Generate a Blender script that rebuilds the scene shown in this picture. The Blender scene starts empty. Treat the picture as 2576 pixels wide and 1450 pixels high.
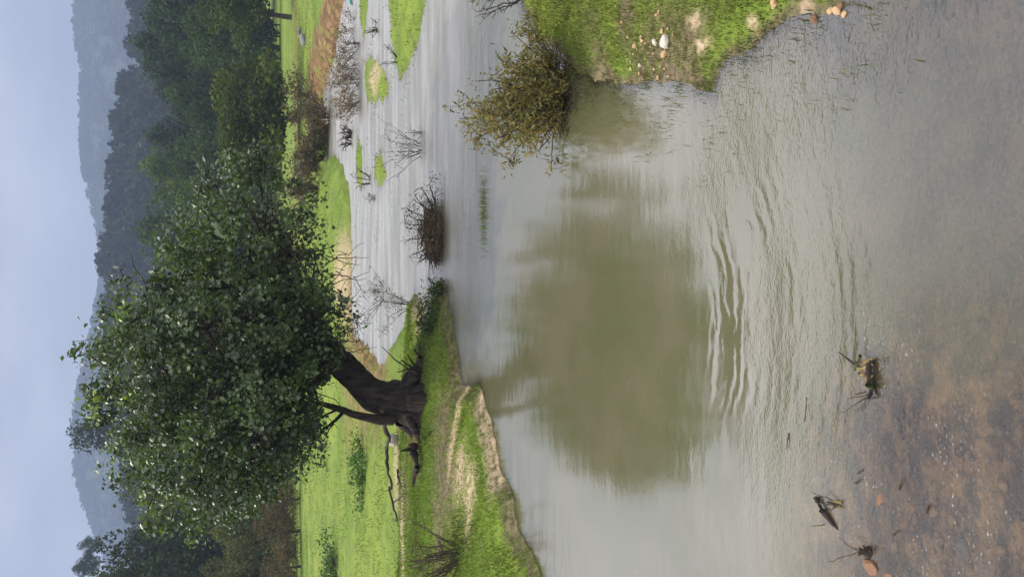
import bpy, math, random
import numpy as np
from mathutils import Matrix, Vector

R = np.random.default_rng(7)
random.seed(7)
sc = bpy.context.scene
COL = sc.collection

# ------------------------------------------------------------------ camera
CAM_H = 3.0
PITCH = math.radians(18.43)
CP, SP = math.cos(PITCH), math.sin(PITCH)
cam_d = bpy.data.cameras.new('camera')
cam = bpy.data.objects.new('camera', cam_d)
COL.objects.link(cam)
cam_d.sensor_fit = 'HORIZONTAL'
cam_d.sensor_width = 36
cam_d.lens = 27
cam_d.clip_start = 0.05
cam_d.clip_end = 6000
# the phone was held upright: picture-left is up, picture-top is right
vx, vy, vz = Vector((0, -SP, -CP)), Vector((1, 0, 0)), Vector((0, -CP, SP))
m = Matrix((vx, vy, vz)).transposed().to_4x4()
m.translation = (0, 0, CAM_H)
cam.matrix_world = m
sc.camera = cam

# ------------------------------------------------------------------ sky, sun, exposure
SUN_AZ = math.radians(-62)      # from +Y towards +X
SUN_EL = math.radians(50)
world = bpy.data.worlds.new('World')
sc.world = world
world.use_nodes = True
wn, wl = world.node_tree.nodes, world.node_tree.links
wn.clear()
w_out = wn.new('ShaderNodeOutputWorld')
w_bg = wn.new('ShaderNodeBackground')
w_sky = wn.new('ShaderNodeTexSky')
w_sky.sky_type = 'NISHITA'
w_sky.sun_disc = False
w_sky.sun_elevation = SUN_EL
w_sky.sun_rotation = SUN_AZ
w_sc = wn.new('ShaderNodeVectorMath'); w_sc.operation = 'SCALE'; w_sc.inputs['Scale'].default_value = 0.10
w_tc = wn.new('ShaderNodeTexCoord')
w_map = wn.new('ShaderNodeMapping'); w_map.inputs['Scale'].default_value = (1.0, 1.0, 2.6)
w_n = wn.new('ShaderNodeTexNoise'); w_n.inputs['Scale'].default_value = 2.7; w_n.inputs['Detail'].default_value = 6; w_n.inputs['Roughness'].default_value = 0.5
w_r = wn.new('ShaderNodeValToRGB')
w_r.color_ramp.elements[0].position = 0.36; w_r.color_ramp.elements[0].color = (0.350, 0.395, 0.53, 1)
w_r.color_ramp.elements[1].position = 0.62; w_r.color_ramp.elements[1].color = (0.64, 0.69, 0.83, 1)
w_cov = wn.new('ShaderNodeMapRange'); w_cov.inputs['From Min'].default_value = 0.30; w_cov.inputs['From Max'].default_value = 0.42
w_cov.inputs['To Min'].default_value = 0.75; w_cov.inputs['To Max'].default_value = 1.0
w_n2 = wn.new('ShaderNodeTexNoise'); w_n2.inputs['Scale'].default_value = 1.3; w_n2.inputs['Detail'].default_value = 4
w_mix = wn.new('ShaderNodeMix'); w_mix.data_type = 'RGBA'
wl.new(w_tc.outputs['Generated'], w_map.inputs['Vector'])
wl.new(w_map.outputs[0], w_n.inputs['Vector']); wl.new(w_map.outputs[0], w_n2.inputs['Vector'])
wl.new(w_n.outputs['Fac'], w_r.inputs['Fac'])
wl.new(w_n2.outputs['Fac'], w_cov.inputs['Value'])
wl.new(w_sky.outputs[0], w_sc.inputs[0])
wl.new(w_cov.outputs[0], w_mix.inputs['Factor'])
wl.new(w_sc.outputs[0], w_mix.inputs['A'])
wl.new(w_r.outputs['Color'], w_mix.inputs['B'])
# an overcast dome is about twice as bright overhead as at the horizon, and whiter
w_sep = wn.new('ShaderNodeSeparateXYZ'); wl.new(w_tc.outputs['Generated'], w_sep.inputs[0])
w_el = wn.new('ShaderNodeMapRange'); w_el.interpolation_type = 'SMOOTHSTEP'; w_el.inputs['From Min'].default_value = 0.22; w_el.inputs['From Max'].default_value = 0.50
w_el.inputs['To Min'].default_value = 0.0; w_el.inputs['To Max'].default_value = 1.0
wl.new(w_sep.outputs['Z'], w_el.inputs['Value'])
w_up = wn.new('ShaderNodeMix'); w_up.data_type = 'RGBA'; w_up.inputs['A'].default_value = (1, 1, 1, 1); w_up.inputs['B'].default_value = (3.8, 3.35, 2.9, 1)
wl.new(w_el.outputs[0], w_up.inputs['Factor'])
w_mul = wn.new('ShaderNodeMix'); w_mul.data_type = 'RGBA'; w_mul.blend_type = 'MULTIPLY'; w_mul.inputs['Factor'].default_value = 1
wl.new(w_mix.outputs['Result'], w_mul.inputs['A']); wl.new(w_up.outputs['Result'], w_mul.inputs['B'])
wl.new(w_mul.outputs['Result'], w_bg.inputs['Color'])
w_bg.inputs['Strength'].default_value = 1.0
wl.new(w_bg.outputs[0], w_out.inputs['Surface'])

sun_d = bpy.data.lights.new('sun', 'SUN')
sun_d.energy = 4.2
sun_d.angle = math.radians(0.6)
sun_d.color = (1.0, 0.93, 0.80)
sun = bpy.data.objects.new('sun', sun_d)
COL.objects.link(sun)
to_sun = Vector((math.sin(SUN_AZ) * math.cos(SUN_EL), math.cos(SUN_AZ) * math.cos(SUN_EL), math.sin(SUN_EL)))
sun.rotation_euler = to_sun.to_track_quat('Z', 'Y').to_euler()
sun.location = (-20, 15, 40)

vs = sc.view_settings
vs.view_transform = 'Standard'; vs.look = 'None'; vs.exposure = 0.0; vs.gamma = 1.0
vs.use_curve_mapping = False
sc.cycles.use_denoising = True
sc.cycles.max_bounces = 6
sc.cycles.diffuse_bounces = 3
sc.cycles.glossy_bounces = 3
sc.cycles.transparent_max_bounces = 8
sc.cycles.volume_bounces = 0
sc.cycles.sample_clamp_indirect = 4

# ------------------------------------------------------------------ geometry helpers
F_PX = 1932.0          # focal length in pixels of a 2576 px wide copy of the picture

def ray(a, b):
    """direction through picture point (a across, b down), 2576 wide"""
    u, v = (725 - b) / F_PX, (a - 1288) / F_PX
    return np.array([u, CP - v * SP, -SP - v * CP])

def P(a, b, z=0.0):
    d = ray(a, b)
    t = (z - CAM_H) / d[2]
    return np.array([d[0] * t, d[1] * t, z])

def at(a, b, Y):
    d = ray(a, b)
    t = Y / d[1]
    return np.array([d[0] * t, Y, CAM_H + d[2] * t])

def smooth(x):
    x = np.clip(x, 0, 1)
    return x * x * (3 - 2 * x)

_ns = [(R.normal(size=2), R.uniform(0, 6.28, 2)) for _ in range(8)]
def bumps(x, y, s, k=6):
    """cheap smooth noise about -1..1 with features of about 1/s"""
    o = 0
    for (d, ph) in _ns[:k]:
        n = d / np.linalg.norm(d)
        o = o + np.sin((x * n[0] + y * n[1]) * s * (1 + 0.23 * ph[1]) + ph[0] + 1.3 * np.sin((x * n[1] - y * n[0]) * s * 0.7 + ph[1]))
    return o / (k * 0.6)

def tag(o, label=None, cat=None, group=None, kind=None):
    if label: o['label'] = label
    if cat: o['category'] = cat
    if group: o['group'] = group
    if kind: o['kind'] = kind
    return o

def empty(name, loc=(0, 0, 0)):
    o = bpy.data.objects.new(name, None)
    COL.objects.link(o)
    o.location = loc
    return o

def mesh_data(name, V, F, col=None, attrs=None, smooth_sh=False):
    V = np.asarray(V, dtype=np.float32); F = np.asarray(F, dtype=np.int32)
    me = bpy.data.meshes.new(name)
    n, k = F.shape
    me.vertices.add(len(V)); me.vertices.foreach_set('co', V.ravel())
    me.loops.add(n * k); me.loops.foreach_set('vertex_index', F.ravel())
    me.polygons.add(n)
    me.polygons.foreach_set('loop_start', np.arange(n, dtype=np.int32) * k)
    if smooth_sh:
        me.polygons.foreach_set('use_smooth', np.ones(n, dtype=bool))
    if col is not None:
        c = np.ones((len(V), 4), dtype=np.float32); c[:, :3] = col
        at_ = me.attributes.new('Col', 'FLOAT_COLOR', 'POINT'); at_.data.foreach_set('color', c.ravel())
    for kname, val in (attrs or {}).items():
        at_ = me.attributes.new(kname, 'FLOAT', 'POINT'); at_.data.foreach_set('value', np.asarray(val, dtype=np.float32))
    me.update(calc_edges=True)
    return me

def mk(name, V, F, mat, parent=None, loc=None, **kw):
    me = mesh_data(name, V, F, **kw)
    me.materials.append(mat)
    o = bpy.data.objects.new(name, me)
    COL.objects.link(o)
    if loc is not None: o.location = loc
    if parent is not None: o.parent = parent
    return o

class Tubes:
    """collects tapering tubes into one mesh"""
    def __init__(self): self.V, self.F, self.n = [], [], 0
    def add(self, pts, rad, sides=5):
        pts = np.asarray(pts, float); k = len(pts)
        rad = np.broadcast_to(np.asarray(rad, float), (k,)) if np.ndim(rad) < 1 or len(np.atleast_1d(rad)) != k else np.asarray(rad, float)
        t = np.gradient(pts, axis=0); t /= (np.linalg.norm(t, axis=1, keepdims=True) + 1e-9)
        ref = np.array([0.31, 0.87, 0.38]); s = np.cross(t, ref); s /= (np.linalg.norm(s, axis=1, keepdims=True) + 1e-9)
        q = np.cross(t, s)
        an = np.arange(sides) * 2 * np.pi / sides
        ring = pts[:, None, :] + rad[:, None, None] * (np.cos(an)[None, :, None] * s[:, None, :] + np.sin(an)[None, :, None] * q[:, None, :])
        self.V.append(ring.reshape(-1, 3))
        i = np.arange(k - 1)[:, None] * sides; j = np.arange(sides)[None, :]; j2 = (j + 1) % sides
        self.F.append((np.stack([i + j, i + j2, i + sides + j2, i + sides + j], -1).reshape(-1, 4)) + self.n)
        self.n += k * sides
    def arrays(self): return np.concatenate(self.V), np.concatenate(self.F)
    def build(self, name, mat, parent=None, **kw):
        V, F = self.arrays()
        return mk(name, V, F, mat, parent, smooth_sh=True, **kw)

def wander(p0, p1, n=6, amp=0.1, rng=R):
    p0, p1 = np.asarray(p0, float), np.asarray(p1, float)
    t = np.linspace(0, 1, n)[:, None]
    L = np.linalg.norm(p1 - p0)
    off = np.cumsum(rng.normal(size=(n, 3)) * amp * L / n, axis=0)
    off -= t * off[-1]
    return p0 + (p1 - p0) * t + off

def leaves(centres, size, outward=None, up=0.35, aspect=0.6, rng=R, jit=0.35, droop=0.0):
    """kite-shaped leaves, 4 vertices each, slightly folded"""
    n = len(centres)
    nrm = rng.normal(size=(n, 3)); nrm /= np.linalg.norm(nrm, axis=1, keepdims=True)
    if outward is not None: nrm = nrm * 0.9 + outward * 0.6
    nrm[:, 2] += up
    nrm /= np.linalg.norm(nrm, axis=1, keepdims=True)
    d = rng.normal(size=(n, 3)); d[:, 2] -= droop
    d -= nrm * np.sum(d * nrm, axis=1, keepdims=True); d /= (np.linalg.norm(d, axis=1, keepdims=True) + 1e-9)
    s = np.cross(nrm, d)
    L = size * (1 + jit * rng.uniform(-1, 1, (n, 1)))
    W = L * aspect * 0.5
    c = np.asarray(centres)
    v0 = c - d * L * 0.5; v2 = c + d * L * 0.5
    fold = nrm * L * 0.12
    v1 = c + s * W - d * L * 0.08 + fold; v3 = c - s * W - d * L * 0.08 + fold
    V = np.stack([v0, v1, v2, v3], 1).reshape(-1, 3)
    i = np.arange(n)[:, None] * 4
    F = np.concatenate([i + np.array([[0, 1, 2]]), i + np.array([[0, 2, 3]])], 0)
    return V, F

# ------------------------------------------------------------------ materials
def new_mat(name):
    mt = bpy.data.materials.new(name); mt.use_nodes = True
    nt = mt.node_tree; nt.nodes.clear()
    out = nt.nodes.new('ShaderNodeOutputMaterial')
    return mt, nt.nodes, nt.links, out

def foliage_mat(name, rough=0.45, trans=0.35, spec=0.5, use_obj=False, tint=(1, 1, 1)):
    mt, N, L, out = new_mat(name)
    a = N.new('ShaderNodeAttribute'); a.attribute_name = 'Col'
    src = a.outputs['Color']
    mul = N.new('ShaderNodeMix'); mul.data_type = 'RGBA'; mul.blend_type = 'MULTIPLY'; mul.inputs['Factor'].default_value = 1
    L.new(src, mul.inputs['A'])
    if use_obj:
        oi = N.new('ShaderNodeObjectInfo'); L.new(oi.outputs['Color'], mul.inputs['B'])
    else:
        mul.inputs['B'].default_value = (*tint, 1)
    src = mul.outputs['Result']
    p = N.new('ShaderNodeBsdfPrincipled')
    p.inputs['Roughness'].default_value = rough
    p.inputs['Specular IOR Level'].default_value = spec
    L.new(src, p.inputs['Base Color'])
    t = N.new('ShaderNodeBsdfTranslucent')
    hs = N.new('ShaderNodeMix'); hs.data_type = 'RGBA'; hs.blend_type = 'MULTIPLY'; hs.inputs['Factor'].default_value = 1
    hs.inputs['B'].default_value = (1.5, 1.5, 0.5, 1)
    L.new(src, hs.inputs['A']); L.new(hs.outputs['Result'], t.inputs['Color'])
    mx = N.new('ShaderNodeMixShader'); mx.inputs['Fac'].default_value = trans
    L.new(p.outputs[0], mx.inputs[1]); L.new(t.outputs[0], mx.inputs[2]); L.new(mx.outputs[0], out.inputs['Surface'])
    return mt

def noise_mat(name, c0, c1, scale=8, rough=0.9, bump=0.4, stretch=(1, 1, 1), detail=6, spec=0.3, dist=0.02):
    mt, N, L, out = new_mat(name)
    tc = N.new('ShaderNodeTexCoord'); mp = N.new('ShaderNodeMapping'); mp.inputs['Scale'].default_value = stretch
    L.new(tc.outputs['Object'], mp.inputs['Vector'])
    n = N.new('ShaderNodeTexNoise'); n.inputs['Scale'].default_value = scale; n.inputs['Detail'].default_value = detail
    L.new(mp.outputs[0], n.inputs['Vector'])
    r = N.new('ShaderNodeValToRGB'); r.color_ramp.elements[0].position = 0.32; r.color_ramp.elements[1].position = 0.7
    r.color_ramp.elements[0].color = (*c0, 1); r.color_ramp.elements[1].color = (*c1, 1)
    L.new(n.outputs['Fac'], r.inputs['Fac'])
    p = N.new('ShaderNodeBsdfPrincipled'); p.inputs['Roughness'].default_value = rough; p.inputs['Specular IOR Level'].default_value = spec
    L.new(r.outputs['Color'], p.inputs['Base Color'])
    b = N.new('ShaderNodeBump'); b.inputs['Strength'].default_value = bump; b.inputs['Distance'].default_value = dist
    L.new(n.outputs['Fac'], b.inputs['Height']); L.new(b.outputs[0], p.inputs['Normal'])
    L.new(p.outputs[0], out.inputs['Surface'])
    return mt

M_LEAF = foliage_mat('broad_leaf', rough=0.45, trans=0.26, spec=0.85)
M_TREE = foliage_mat('distant_foliage', rough=0.7, trans=0.28, spec=0.1, use_obj=True)
M_FOREST = foliage_mat('forest_canopy', rough=0.8, trans=0.15, spec=0.1)
M_GRASS = foliage_mat('grass_blades', rough=0.55, trans=0.35, spec=0.35)
M_WILLOW = foliage_mat('willow_leaf', rough=0.45, trans=0.3, spec=0.4)
M_BARK = noise_mat('dark_bark', (0.006, 0.005, 0.004), (0.058, 0.044, 0.032), scale=13, bump=1.0, stretch=(1, 1, 0.25), dist=0.08)
M_BARK2 = noise_mat('grey_bark', (0.03, 0.024, 0.018), (0.10, 0.08, 0.06), scale=4, bump=0.6, stretch=(1, 1, 0.4))
M_TWIG = noise_mat('bare_twig', (0.03, 0.022, 0.016), (0.10, 0.075, 0.055), scale=6, bump=0.3)
M_DEBRIS = noise_mat('flood_debris', (0.05, 0.036, 0.018), (0.17, 0.125, 0.06), scale=7, bump=0.5)
M_WOOD = noise_mat('weathered_wood', (0.05, 0.04, 0.03), (0.13, 0.11, 0.09), scale=6, bump=0.4)
M_STONE = noise_mat('tan_stone', (0.36, 0.22, 0.10), (0.60, 0.44, 0.25), scale=14, rough=0.8, bump=0.3)
M_WSTONE = noise_mat('white_stone', (0.42, 0.38, 0.31), (0.62, 0.58, 0.50), scale=14, rough=0.8, bump=0.3)
M_RSTONE = noise_mat('reddish_stone', (0.13, 0.065, 0.035), (0.27, 0.15, 0.08), scale=16, rough=0.5, bump=0.3)
M_GSTONE = noise_mat('grey_stone', (0.10, 0.10, 0.11), (0.26, 0.25, 0.25), scale=10, rough=0.7, bump=0.3)
M_TEAL = noise_mat('teal_plastic', (0.01, 0.22, 0.17), (0.02, 0.32, 0.26), scale=10, rough=0.4, bump=0.1)

# ------------------------------------------------------------------ shorelines (picture points on the water level, turned into ground positions)
SH_LEFT = [(905, -700), (890, -100), (880, -20), (862, 10), (852, 80), (847, 120), (838, 165), (822, 200), (812, 240), (818, 285), (826, 335), (824, 400),
           (806, 470), (797, 520), (801, 590), (812, 650),
           (816, 590), (814, 500), (821, 420), (842, 386),
           (866, 425), (879, 480), (884, 560), (886, 650), (886, 750), (884, 810), (893, 842), (920, 862), (942, 895), (962, 926),
           (971, 912), (985, 880), (1003, 848), (1024, 812), (1032, 775), (1036, 738), (1052, 738), (1068, 772), (1076, 812), (1106, 768), (1109, 705),
           (1118, 704), (1130, 760), (1140, 830), (1150, 880), (1158, 940), (1162, 966),
           (1185, 962), (1203, 972), (1216, 1010), (1236, 1050), (1246, 1120), (1262, 1195), (1282, 1226), (1297, 1290), (1320, 1345), (1345, 1410), (1362, 1460),
           (1400, 1600), (1500, 1950), (1700, 2600)]
SH_RIGHT = [(1250, -400), (1275, -100), (1312, 0), (1345, 68), (1354, 108), (1400, 122), (1442, 165), (1498, 210), (1540, 200), (1582, 208), (1620, 200), (1660, 214), (1700, 206), (1745, 222),
            (1790, 234), (1812, 180), (1840, 150), (1900, 112), (1950, 62), (1990, 32), (2060, 52), (2112, 44), (2135, 0), (2170, -60), (2300, -200), (2400, -700)]
ISLES = [
    [(899, 345), (911, 352), (914, 420), (911, 470), (899, 472), (896, 400)],
    [(944, 396), (958, 384), (968, 400), (971, 440), (961, 474), (941, 462)],
    [(917, 150), (938, 138), (962, 165), (980, 200), (976, 244), (958, 258), (926, 264), (918, 220)],
    [(973, -400), (976, 0), (984, 80), (992, 150), (1003, 206), (1019, 190), (1034, 150), (1052, 112), (1062, 60), (1072, 0), (1090, -100), (1090, -400)],
    [(902, -300), (906, 0), (909, 88), (920, 92), (926, 0), (926, -300)],
]
def to_xy(pts): return np.array([P(a, b)[:2] for a, b in pts])
Lp = to_xy(SH_LEFT)
Lp = np.vstack([Lp, [[-60, 0.5], [-400, 0.5], [-2500, 3000], [2500, 3000], [400, Lp[0][1]]]])
Rp = to_xy(SH_RIGHT)
Rp = np.vstack([Rp, [[60, 0.5], [60, Rp[0][1]]]])
Ip = [to_xy(p) for p in ISLES]

def sdf(x, y, poly):
    """signed distance, positive inside"""
    x = np.asarray(x, float); y = np.asarray(y, float)
    d2 = np.full(x.shape, 1e18); ins = np.zeros(x.shape, bool)
    n = len(poly)
    for i in range(n):
        x0, y0 = poly[i]; x1, y1 = poly[(i + 1) % n]
        ex, ey = x1 - x0, y1 - y0
        t = np.clip(((x - x0) * ex + (y - y0) * ey) / (ex * ex + ey * ey + 1e-12), 0, 1)
        d2 = np.minimum(d2, (x - x0 - t * ex) ** 2 + (y - y0 - t * ey) ** 2)
        if y0 != y1:
            c = (y0 > y) != (y1 > y)
            ins ^= c & (x < (x1 - x0) * (y - y0) / (y1 - y0) + x0)
    d = np.sqrt(d2)
    return np.where(ins, d, -d)

TREE_XY = P(1040, 1010, 0.45)[:2]

def fields(x, y):
    x = np.asarray(x, float); y = np.asarray(y, float)
    wob = (0.05 * bumps(x, y, 3.1) + 0.025 * bumps(x + 3, y, 10.5)) * np.clip(y / 8, 0.6, 3)
    dl = sdf(x, y, Lp) + wob; dr = sdf(x, y, Rp) + wob
    di = np.max([sdf(x, y, p) for p in Ip], axis=0) + wob
    far = smooth((y - 24) / 12)
    hl = 0.13 * smooth(dl / 0.28) + 0.16 * smooth(dl / 2.0) + far * 0.35 * smooth(dl / 1.2) + 0.10 * smooth((dl - 1) / 6)
    hl = hl + 0.012 * np.clip(y - 46, 0, 130) * (dl > 0)
    # mound that carries the big tree
    rt = np.hypot((x - TREE_XY[0]) / 2.0, (y - TREE_XY[1]) / 1.2)
    hl = hl + 0.16 * np.exp(-rt ** 2) * smooth(dl / 0.6)
    hr = 0.07 * smooth(dr / 0.35) + 0.25 * smooth(dr / 3.0)
    hi = 0.10 * smooth(di / 0.8)
    land = np.max([dl, dr, di], axis=0)
    h = np.where(dl > 0, hl, np.where(dr > 0, hr, np.where(di > 0, hi, 0)))
    # the bed: a pool that shoals into the riffle at the front
    shoal = smooth((4.6 - y) / 1.6)
    deep = 0.55 * (1 - shoal) + 0.10 * shoal
    bed = -deep * (1 - np.exp(-np.clip(-land, 0, 50) / (0.9 + 0.5 * shoal)))
    bed = bed + 0.012 * bumps(x, y, 9.0) * (land < -0.05)
    h = np.where(land > 0, h, bed)
    h = h + (land > 0.05) * (0.018 * bumps(x, y, 2.3) + 0.010 * bumps(x + 5, y, 7.5)) * smooth(land / 0.5)
    return h, land, dl, dr, di

def gz(x, y): return float(fields(np.array([x]), np.array([y]))[0][0])

def G(a, b):
    """where the sight line through a picture point meets the ground or the water"""
    d = ray(a, b)
    t = np.geomspace(2.0, 400, 900)
    z = CAM_H + d[2] * t
    h = np.maximum(fields(d[0] * t, d[1] * t)[0], 0)
    i = np.argmax(z <= h)
    if z[i] > h[i]: i = len(t) - 1
    return np.array([d[0] * t[i], d[1] * t[i], h[i]])

# ------------------------------------------------------------------ ground sheet
def polar_grid(rads, angs):
    rr, aa = np.meshgrid(rads, angs, indexing='ij')
    x, y = rr * np.sin(aa), rr * np.cos(aa)
    nr, na = rr.shape
    i = np.arange(nr - 1)[:, None] * na; j = np.arange(na - 1)[None, :]
    F = np.stack([i + j, i + j + 1, i + na + j + 1, i + na + j], -1).reshape(-1, 4)
    return x.ravel(), y.ravel(), F

angs = np.radians(np.concatenate([np.linspace(-75, -32, 24)[:-1], np.linspace(-32, 32, 340), np.linspace(32, 75, 24)[1:]]))
rads = np.concatenate([np.geomspace(0.8, 70, 600), np.geomspace(72, 1700, 60)])
gx, gy, gF = polar_grid(rads, angs)
gh, gland, gdl, gdr, gdi = fields(gx, gy)

def spots(x, y, pts, rx, ry):
    """soft mask round a list of picture points (with their own radii in metres)"""
    o = np.zeros_like(x)
    for (a, b, sx, sy) in pts:
        c = P(a, b, 0.42 if a < 1130 and b > 800 else (0.08 if 1200 <= a < 1300 else 0.15))
        o = np.maximum(o, np.exp(-(((x - c[0]) / (sx * rx)) ** 2 + ((y - c[1]) / (sy * ry)) ** 2) ** 1.5))
    return o
SAND = [(1150, 900, .6, .10), (1154, 980, .6, .10), (1150, 1060, .6, .10), (1148, 1130, .5, .12), (1203, 1000, .3, .15), (1216, 1035, .4, .14), (1230, 1085, .45, .15), (1240, 1145, .5, .15), (1248, 1192, .35, .14),
        (1190, 1230, .5, .25), (1205, 1280, .4, .12), (1170, 1190, .5, .3), (985, 1190, .8, .35), (1000, 1300, .9, .25), (1005, 1380, 1.0, .25),
        (868, 690, 1.4, 1.5), (873, 740, 1.2, 1.0), (1050, 790, .7, .2), (1040, 750, .5, .25), (932, 190, .5, .9),
        (1725, 50, .07, .12), (1732, 110, .06, .10), (1860, 110, .07, .06), (1975, 18, .10, .07), (1850, 50, .05, .05)]
LITTER = [(1030, 1080, .5, .35), (1040, 1020, .6, .4), (1045, 1140, .5, .3), (1085, 1060, .5, .45), (1090, 1150, .8, .5), (1100, 1240, .7, .5), (1085, 1330, .8, .35), (1020, 1090, .6, .6), (1010, 1180, .7, .4), (1015, 1250, .6, .4), 
          (1560, 40, .3, .2), (1640, 120, .35, .4), (1600, 160, .3, .3), (1680, 180, .3, .3), (1700, 100, .2, .3), (1480, 190, .5, .2)]
g_sand = spots(gx, gy, SAND, 1.0, 1.0)
farbank = (gy > 26) * smooth((gx / np.maximum(gy, 1) - 0.18) / 0.02) * smooth((2.2 - gdl) / 0.8) * (gdl > -0.5)
farbank = np.maximum(farbank, 0.9 * spots(gx, gy, [(868, 870, 3.0, 2.0), (895, 900, 2.5, 2.0), (925, 935, 1.6, 1.6), (1030, 1080, .5, .35), (1040, 1020, .5, .4), (1045, 1140, .4, .3), (1050, 930, .5, .25)], 1, 1))
g_lit = np.clip(spots(gx, gy, LITTER, 1, 1) + 0.9 * smooth((0.22 - np.abs(gdl - 0.06)) / 0.12) * (gy < 16) * (gy > 4) + 0.8 * smooth((0.10 - np.abs(gdr - 0.02)) / 0.08), 0, 1)
gully = np.exp(-((gy - 47 - 0.12 * gx) / 1.3) ** 2) * smooth((gx + 2) / 3)
gh = gh - 0.35 * gully
g_wet = smooth((0.03 - gh) / 0.08)

mt, N, L, out = new_mat('ground_grass_sand_bed')
def attr(nm):
    a = N.new('ShaderNodeAttribute'); a.attribute_name = nm; return a.outputs['Fac']
def mixc(f, A, B):
    x = N.new('ShaderNodeMix'); x.data_type = 'RGBA'
    if isinstance(f, float): x.inputs['Factor'].default_value = f
    else: L.new(f, x.inputs['Factor'])
    for s, v in (('A', A), ('B', B)):
        if isinstance(v, tuple): x.inputs[s].default_value = (*v, 1)
        else: L.new(v, x.inputs[s])
    return x.outputs['Result']
def noise(scale, detail=5, vec=None, rough=0.55):
    n = N.new('ShaderNodeTexNoise'); n.inputs['Scale'].default_value = scale; n.inputs['Detail'].default_value = detail; n.inputs['Roughness'].default_value = rough
    if vec is not None: L.new(vec, n.inputs['Vector'])
    return n.outputs['Fac']
def ramp(f, p0, p1, lo=0.0, hi=1.0):
    r = N.new('ShaderNodeMapRange'); r.interpolation_type = 'SMOOTHSTEP'
    r.inputs['From Min'].default_value = p0; r.inputs['From Max'].default_value = p1
    r.inputs['To Min'].default_value = lo; r.inputs['To Max'].default_value = hi
    L.new(f, r.inputs['Value']); return r.outputs[0]
def mathn(op, A, B=None):
    x = N.new('ShaderNodeMath'); x.operation = op
    for i, v in enumerate((A, B)):
        if v is None: continue
        if isinstance(v, (int, float)): x.inputs[i].default_value = v
        else: L.new(v, x.inputs[i])
    return x.outputs[0]
geo = N.new('ShaderNodeNewGeometry').outputs['Position']
g1 = mixc(ramp(noise(0.35, 4, geo), 0.35, 0.65), (0.122, 0.198, 0.022), (0.200, 0.262, 0.034))
g2 = mixc(ramp(noise(2.2, 6, geo), 0.42, 0.70, 0, 0.7), g1, (0.075, 0.120, 0.022))
g2 = mixc(ramp(noise(1.1, 7, geo, 0.65), 0.54, 0.72, 0, 0.45), g2, (0.19, 0.165, 0.070))
g3 = mixc(ramp(noise(26, 4, geo), 0.45, 0.75, 0, 0.5), g2, (0.05, 0.075, 0.018))
lit = mixc(ramp(noise(14, 6, geo), 0.35, 0.65), (0.07, 0.055, 0.030), (0.19, 0.155, 0.085))
f_l = mathn('MULTIPLY', attr('litter'), ramp(noise(7, 6, geo), 0.30, 0.48))
g4 = mixc(f_l, g3, lit)
sand = mixc(ramp(noise(18, 6, geo), 0.35, 0.7), (0.34, 0.25, 0.15), (0.50, 0.39, 0.26))
f_s = mathn('MULTIPLY', attr('sand'), ramp(noise(9, 6, geo), 0.34, 0.52))
g5 = mixc(f_s, g4, sand)
soil = mixc(ramp(noise(3.0, 6, geo), 0.35, 0.7), (0.10, 0.055, 0.024), (0.26, 0.16, 0.075))
f_b = mathn('MULTIPLY', attr('soil'), ramp(noise(1.6, 6, geo), 0.28, 0.5))
g6 = mixc(f_b, g5, soil)
_mp = N.new('ShaderNodeMapping'); _mp.inputs['Scale'].default_value = (0.55, 1.0, 1.0); L.new(geo, _mp.inputs['Vector'])
bedc = mixc(ramp(noise(11.0, 8, _mp.outputs[0], 0.70), 0.42, 0.60), (0.055, 0.054, 0.060), (0.29, 0.195, 0.115))
bedc = mixc(ramp(noise(30, 4, geo), 0.5, 0.75, 0, 0.5), bedc, (0.05, 0.045, 0.045))
g7 = mixc(attr('wet'), g6, bedc)
pr = N.new('ShaderNodeBsdfPrincipled'); pr.inputs['Roughness'].default_value = 0.9; pr.inputs['Specular IOR Level'].default_value = 0.2
L.new(g7, pr.inputs['Base Color'])
bp = N.new('ShaderNodeBump'); bp.inputs['Strength'].default_value = 0.7; bp.inputs['Distance'].default_value = 0.03
L.new(noise(22, 7, geo), bp.inputs['Height']); L.new(bp.outputs[0], pr.inputs['Normal'])
L.new(pr.outputs[0], out.inputs['Surface'])
M_GROUND = mt
ground = mk('ground', np.stack([gx, gy, gh], 1), gF, M_GROUND, smooth_sh=True,
            attrs={'sand': np.clip(g_sand, 0, 1), 'litter': g_lit, 'soil': np.clip(np.maximum(farbank, gully), 0, 1), 'wet': g_wet})
tag(ground, kind='structure', label='green floodplain meadow with sandy banks and stony river bed')

# ------------------------------------------------------------------ water
wa = np.radians(np.linspace(-60, 60, 330)); wr = np.geomspace(0.8, 90, 420)
wx, wy, wF = polar_grid(wr, wa)
wh, wland, wdl, wdr, wdi = fields(wx, wy)
keep = (wland > -1e9) & (wh < 0.12)
kf = keep[wF].any(axis=1); wF = wF[kf]
used = np.unique(wF); remap = -np.ones(len(wx), int); remap[used] = np.arange(len(used)); wF = remap[wF]
wx, wy, wh, wland = wx[used], wy[used], wh[used], wland[used]
depth = np.clip(-wh, 0, 1)
RC = P(1560, 800)
rad = np.hypot(wx - RC[0], wy - RC[1])
aimg = 1288 + F_PX * np.tan(np.arctan2(CAM_H, wy) - PITCH)     # only used to place the riffle front of the pool
xr = wx / np.maximum(wy, 0.1)
fan = smooth((wx + 1.0) / 0.5) * smooth((1.5 - wx) / 0.6) * smooth((4.75 - wy) / 0.3) * smooth((wy - 2.6) / 0.8)
calm = smooth((wy - 4.3) / 0.6) * smooth((13 - wy) / 4)
rightr = smooth((wx - 0.45 + 0.28 * (wy - 4)) / 0.6) * smooth((5.1 - wy) / 0.9)
front = smooth((4.5 - wy) / 0.7)
rip = np.clip(0.07 * calm + 0.8 * rightr + 0.40 * front + 0.95 * smooth((wy - 9) / 5), 0, 1)
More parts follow.
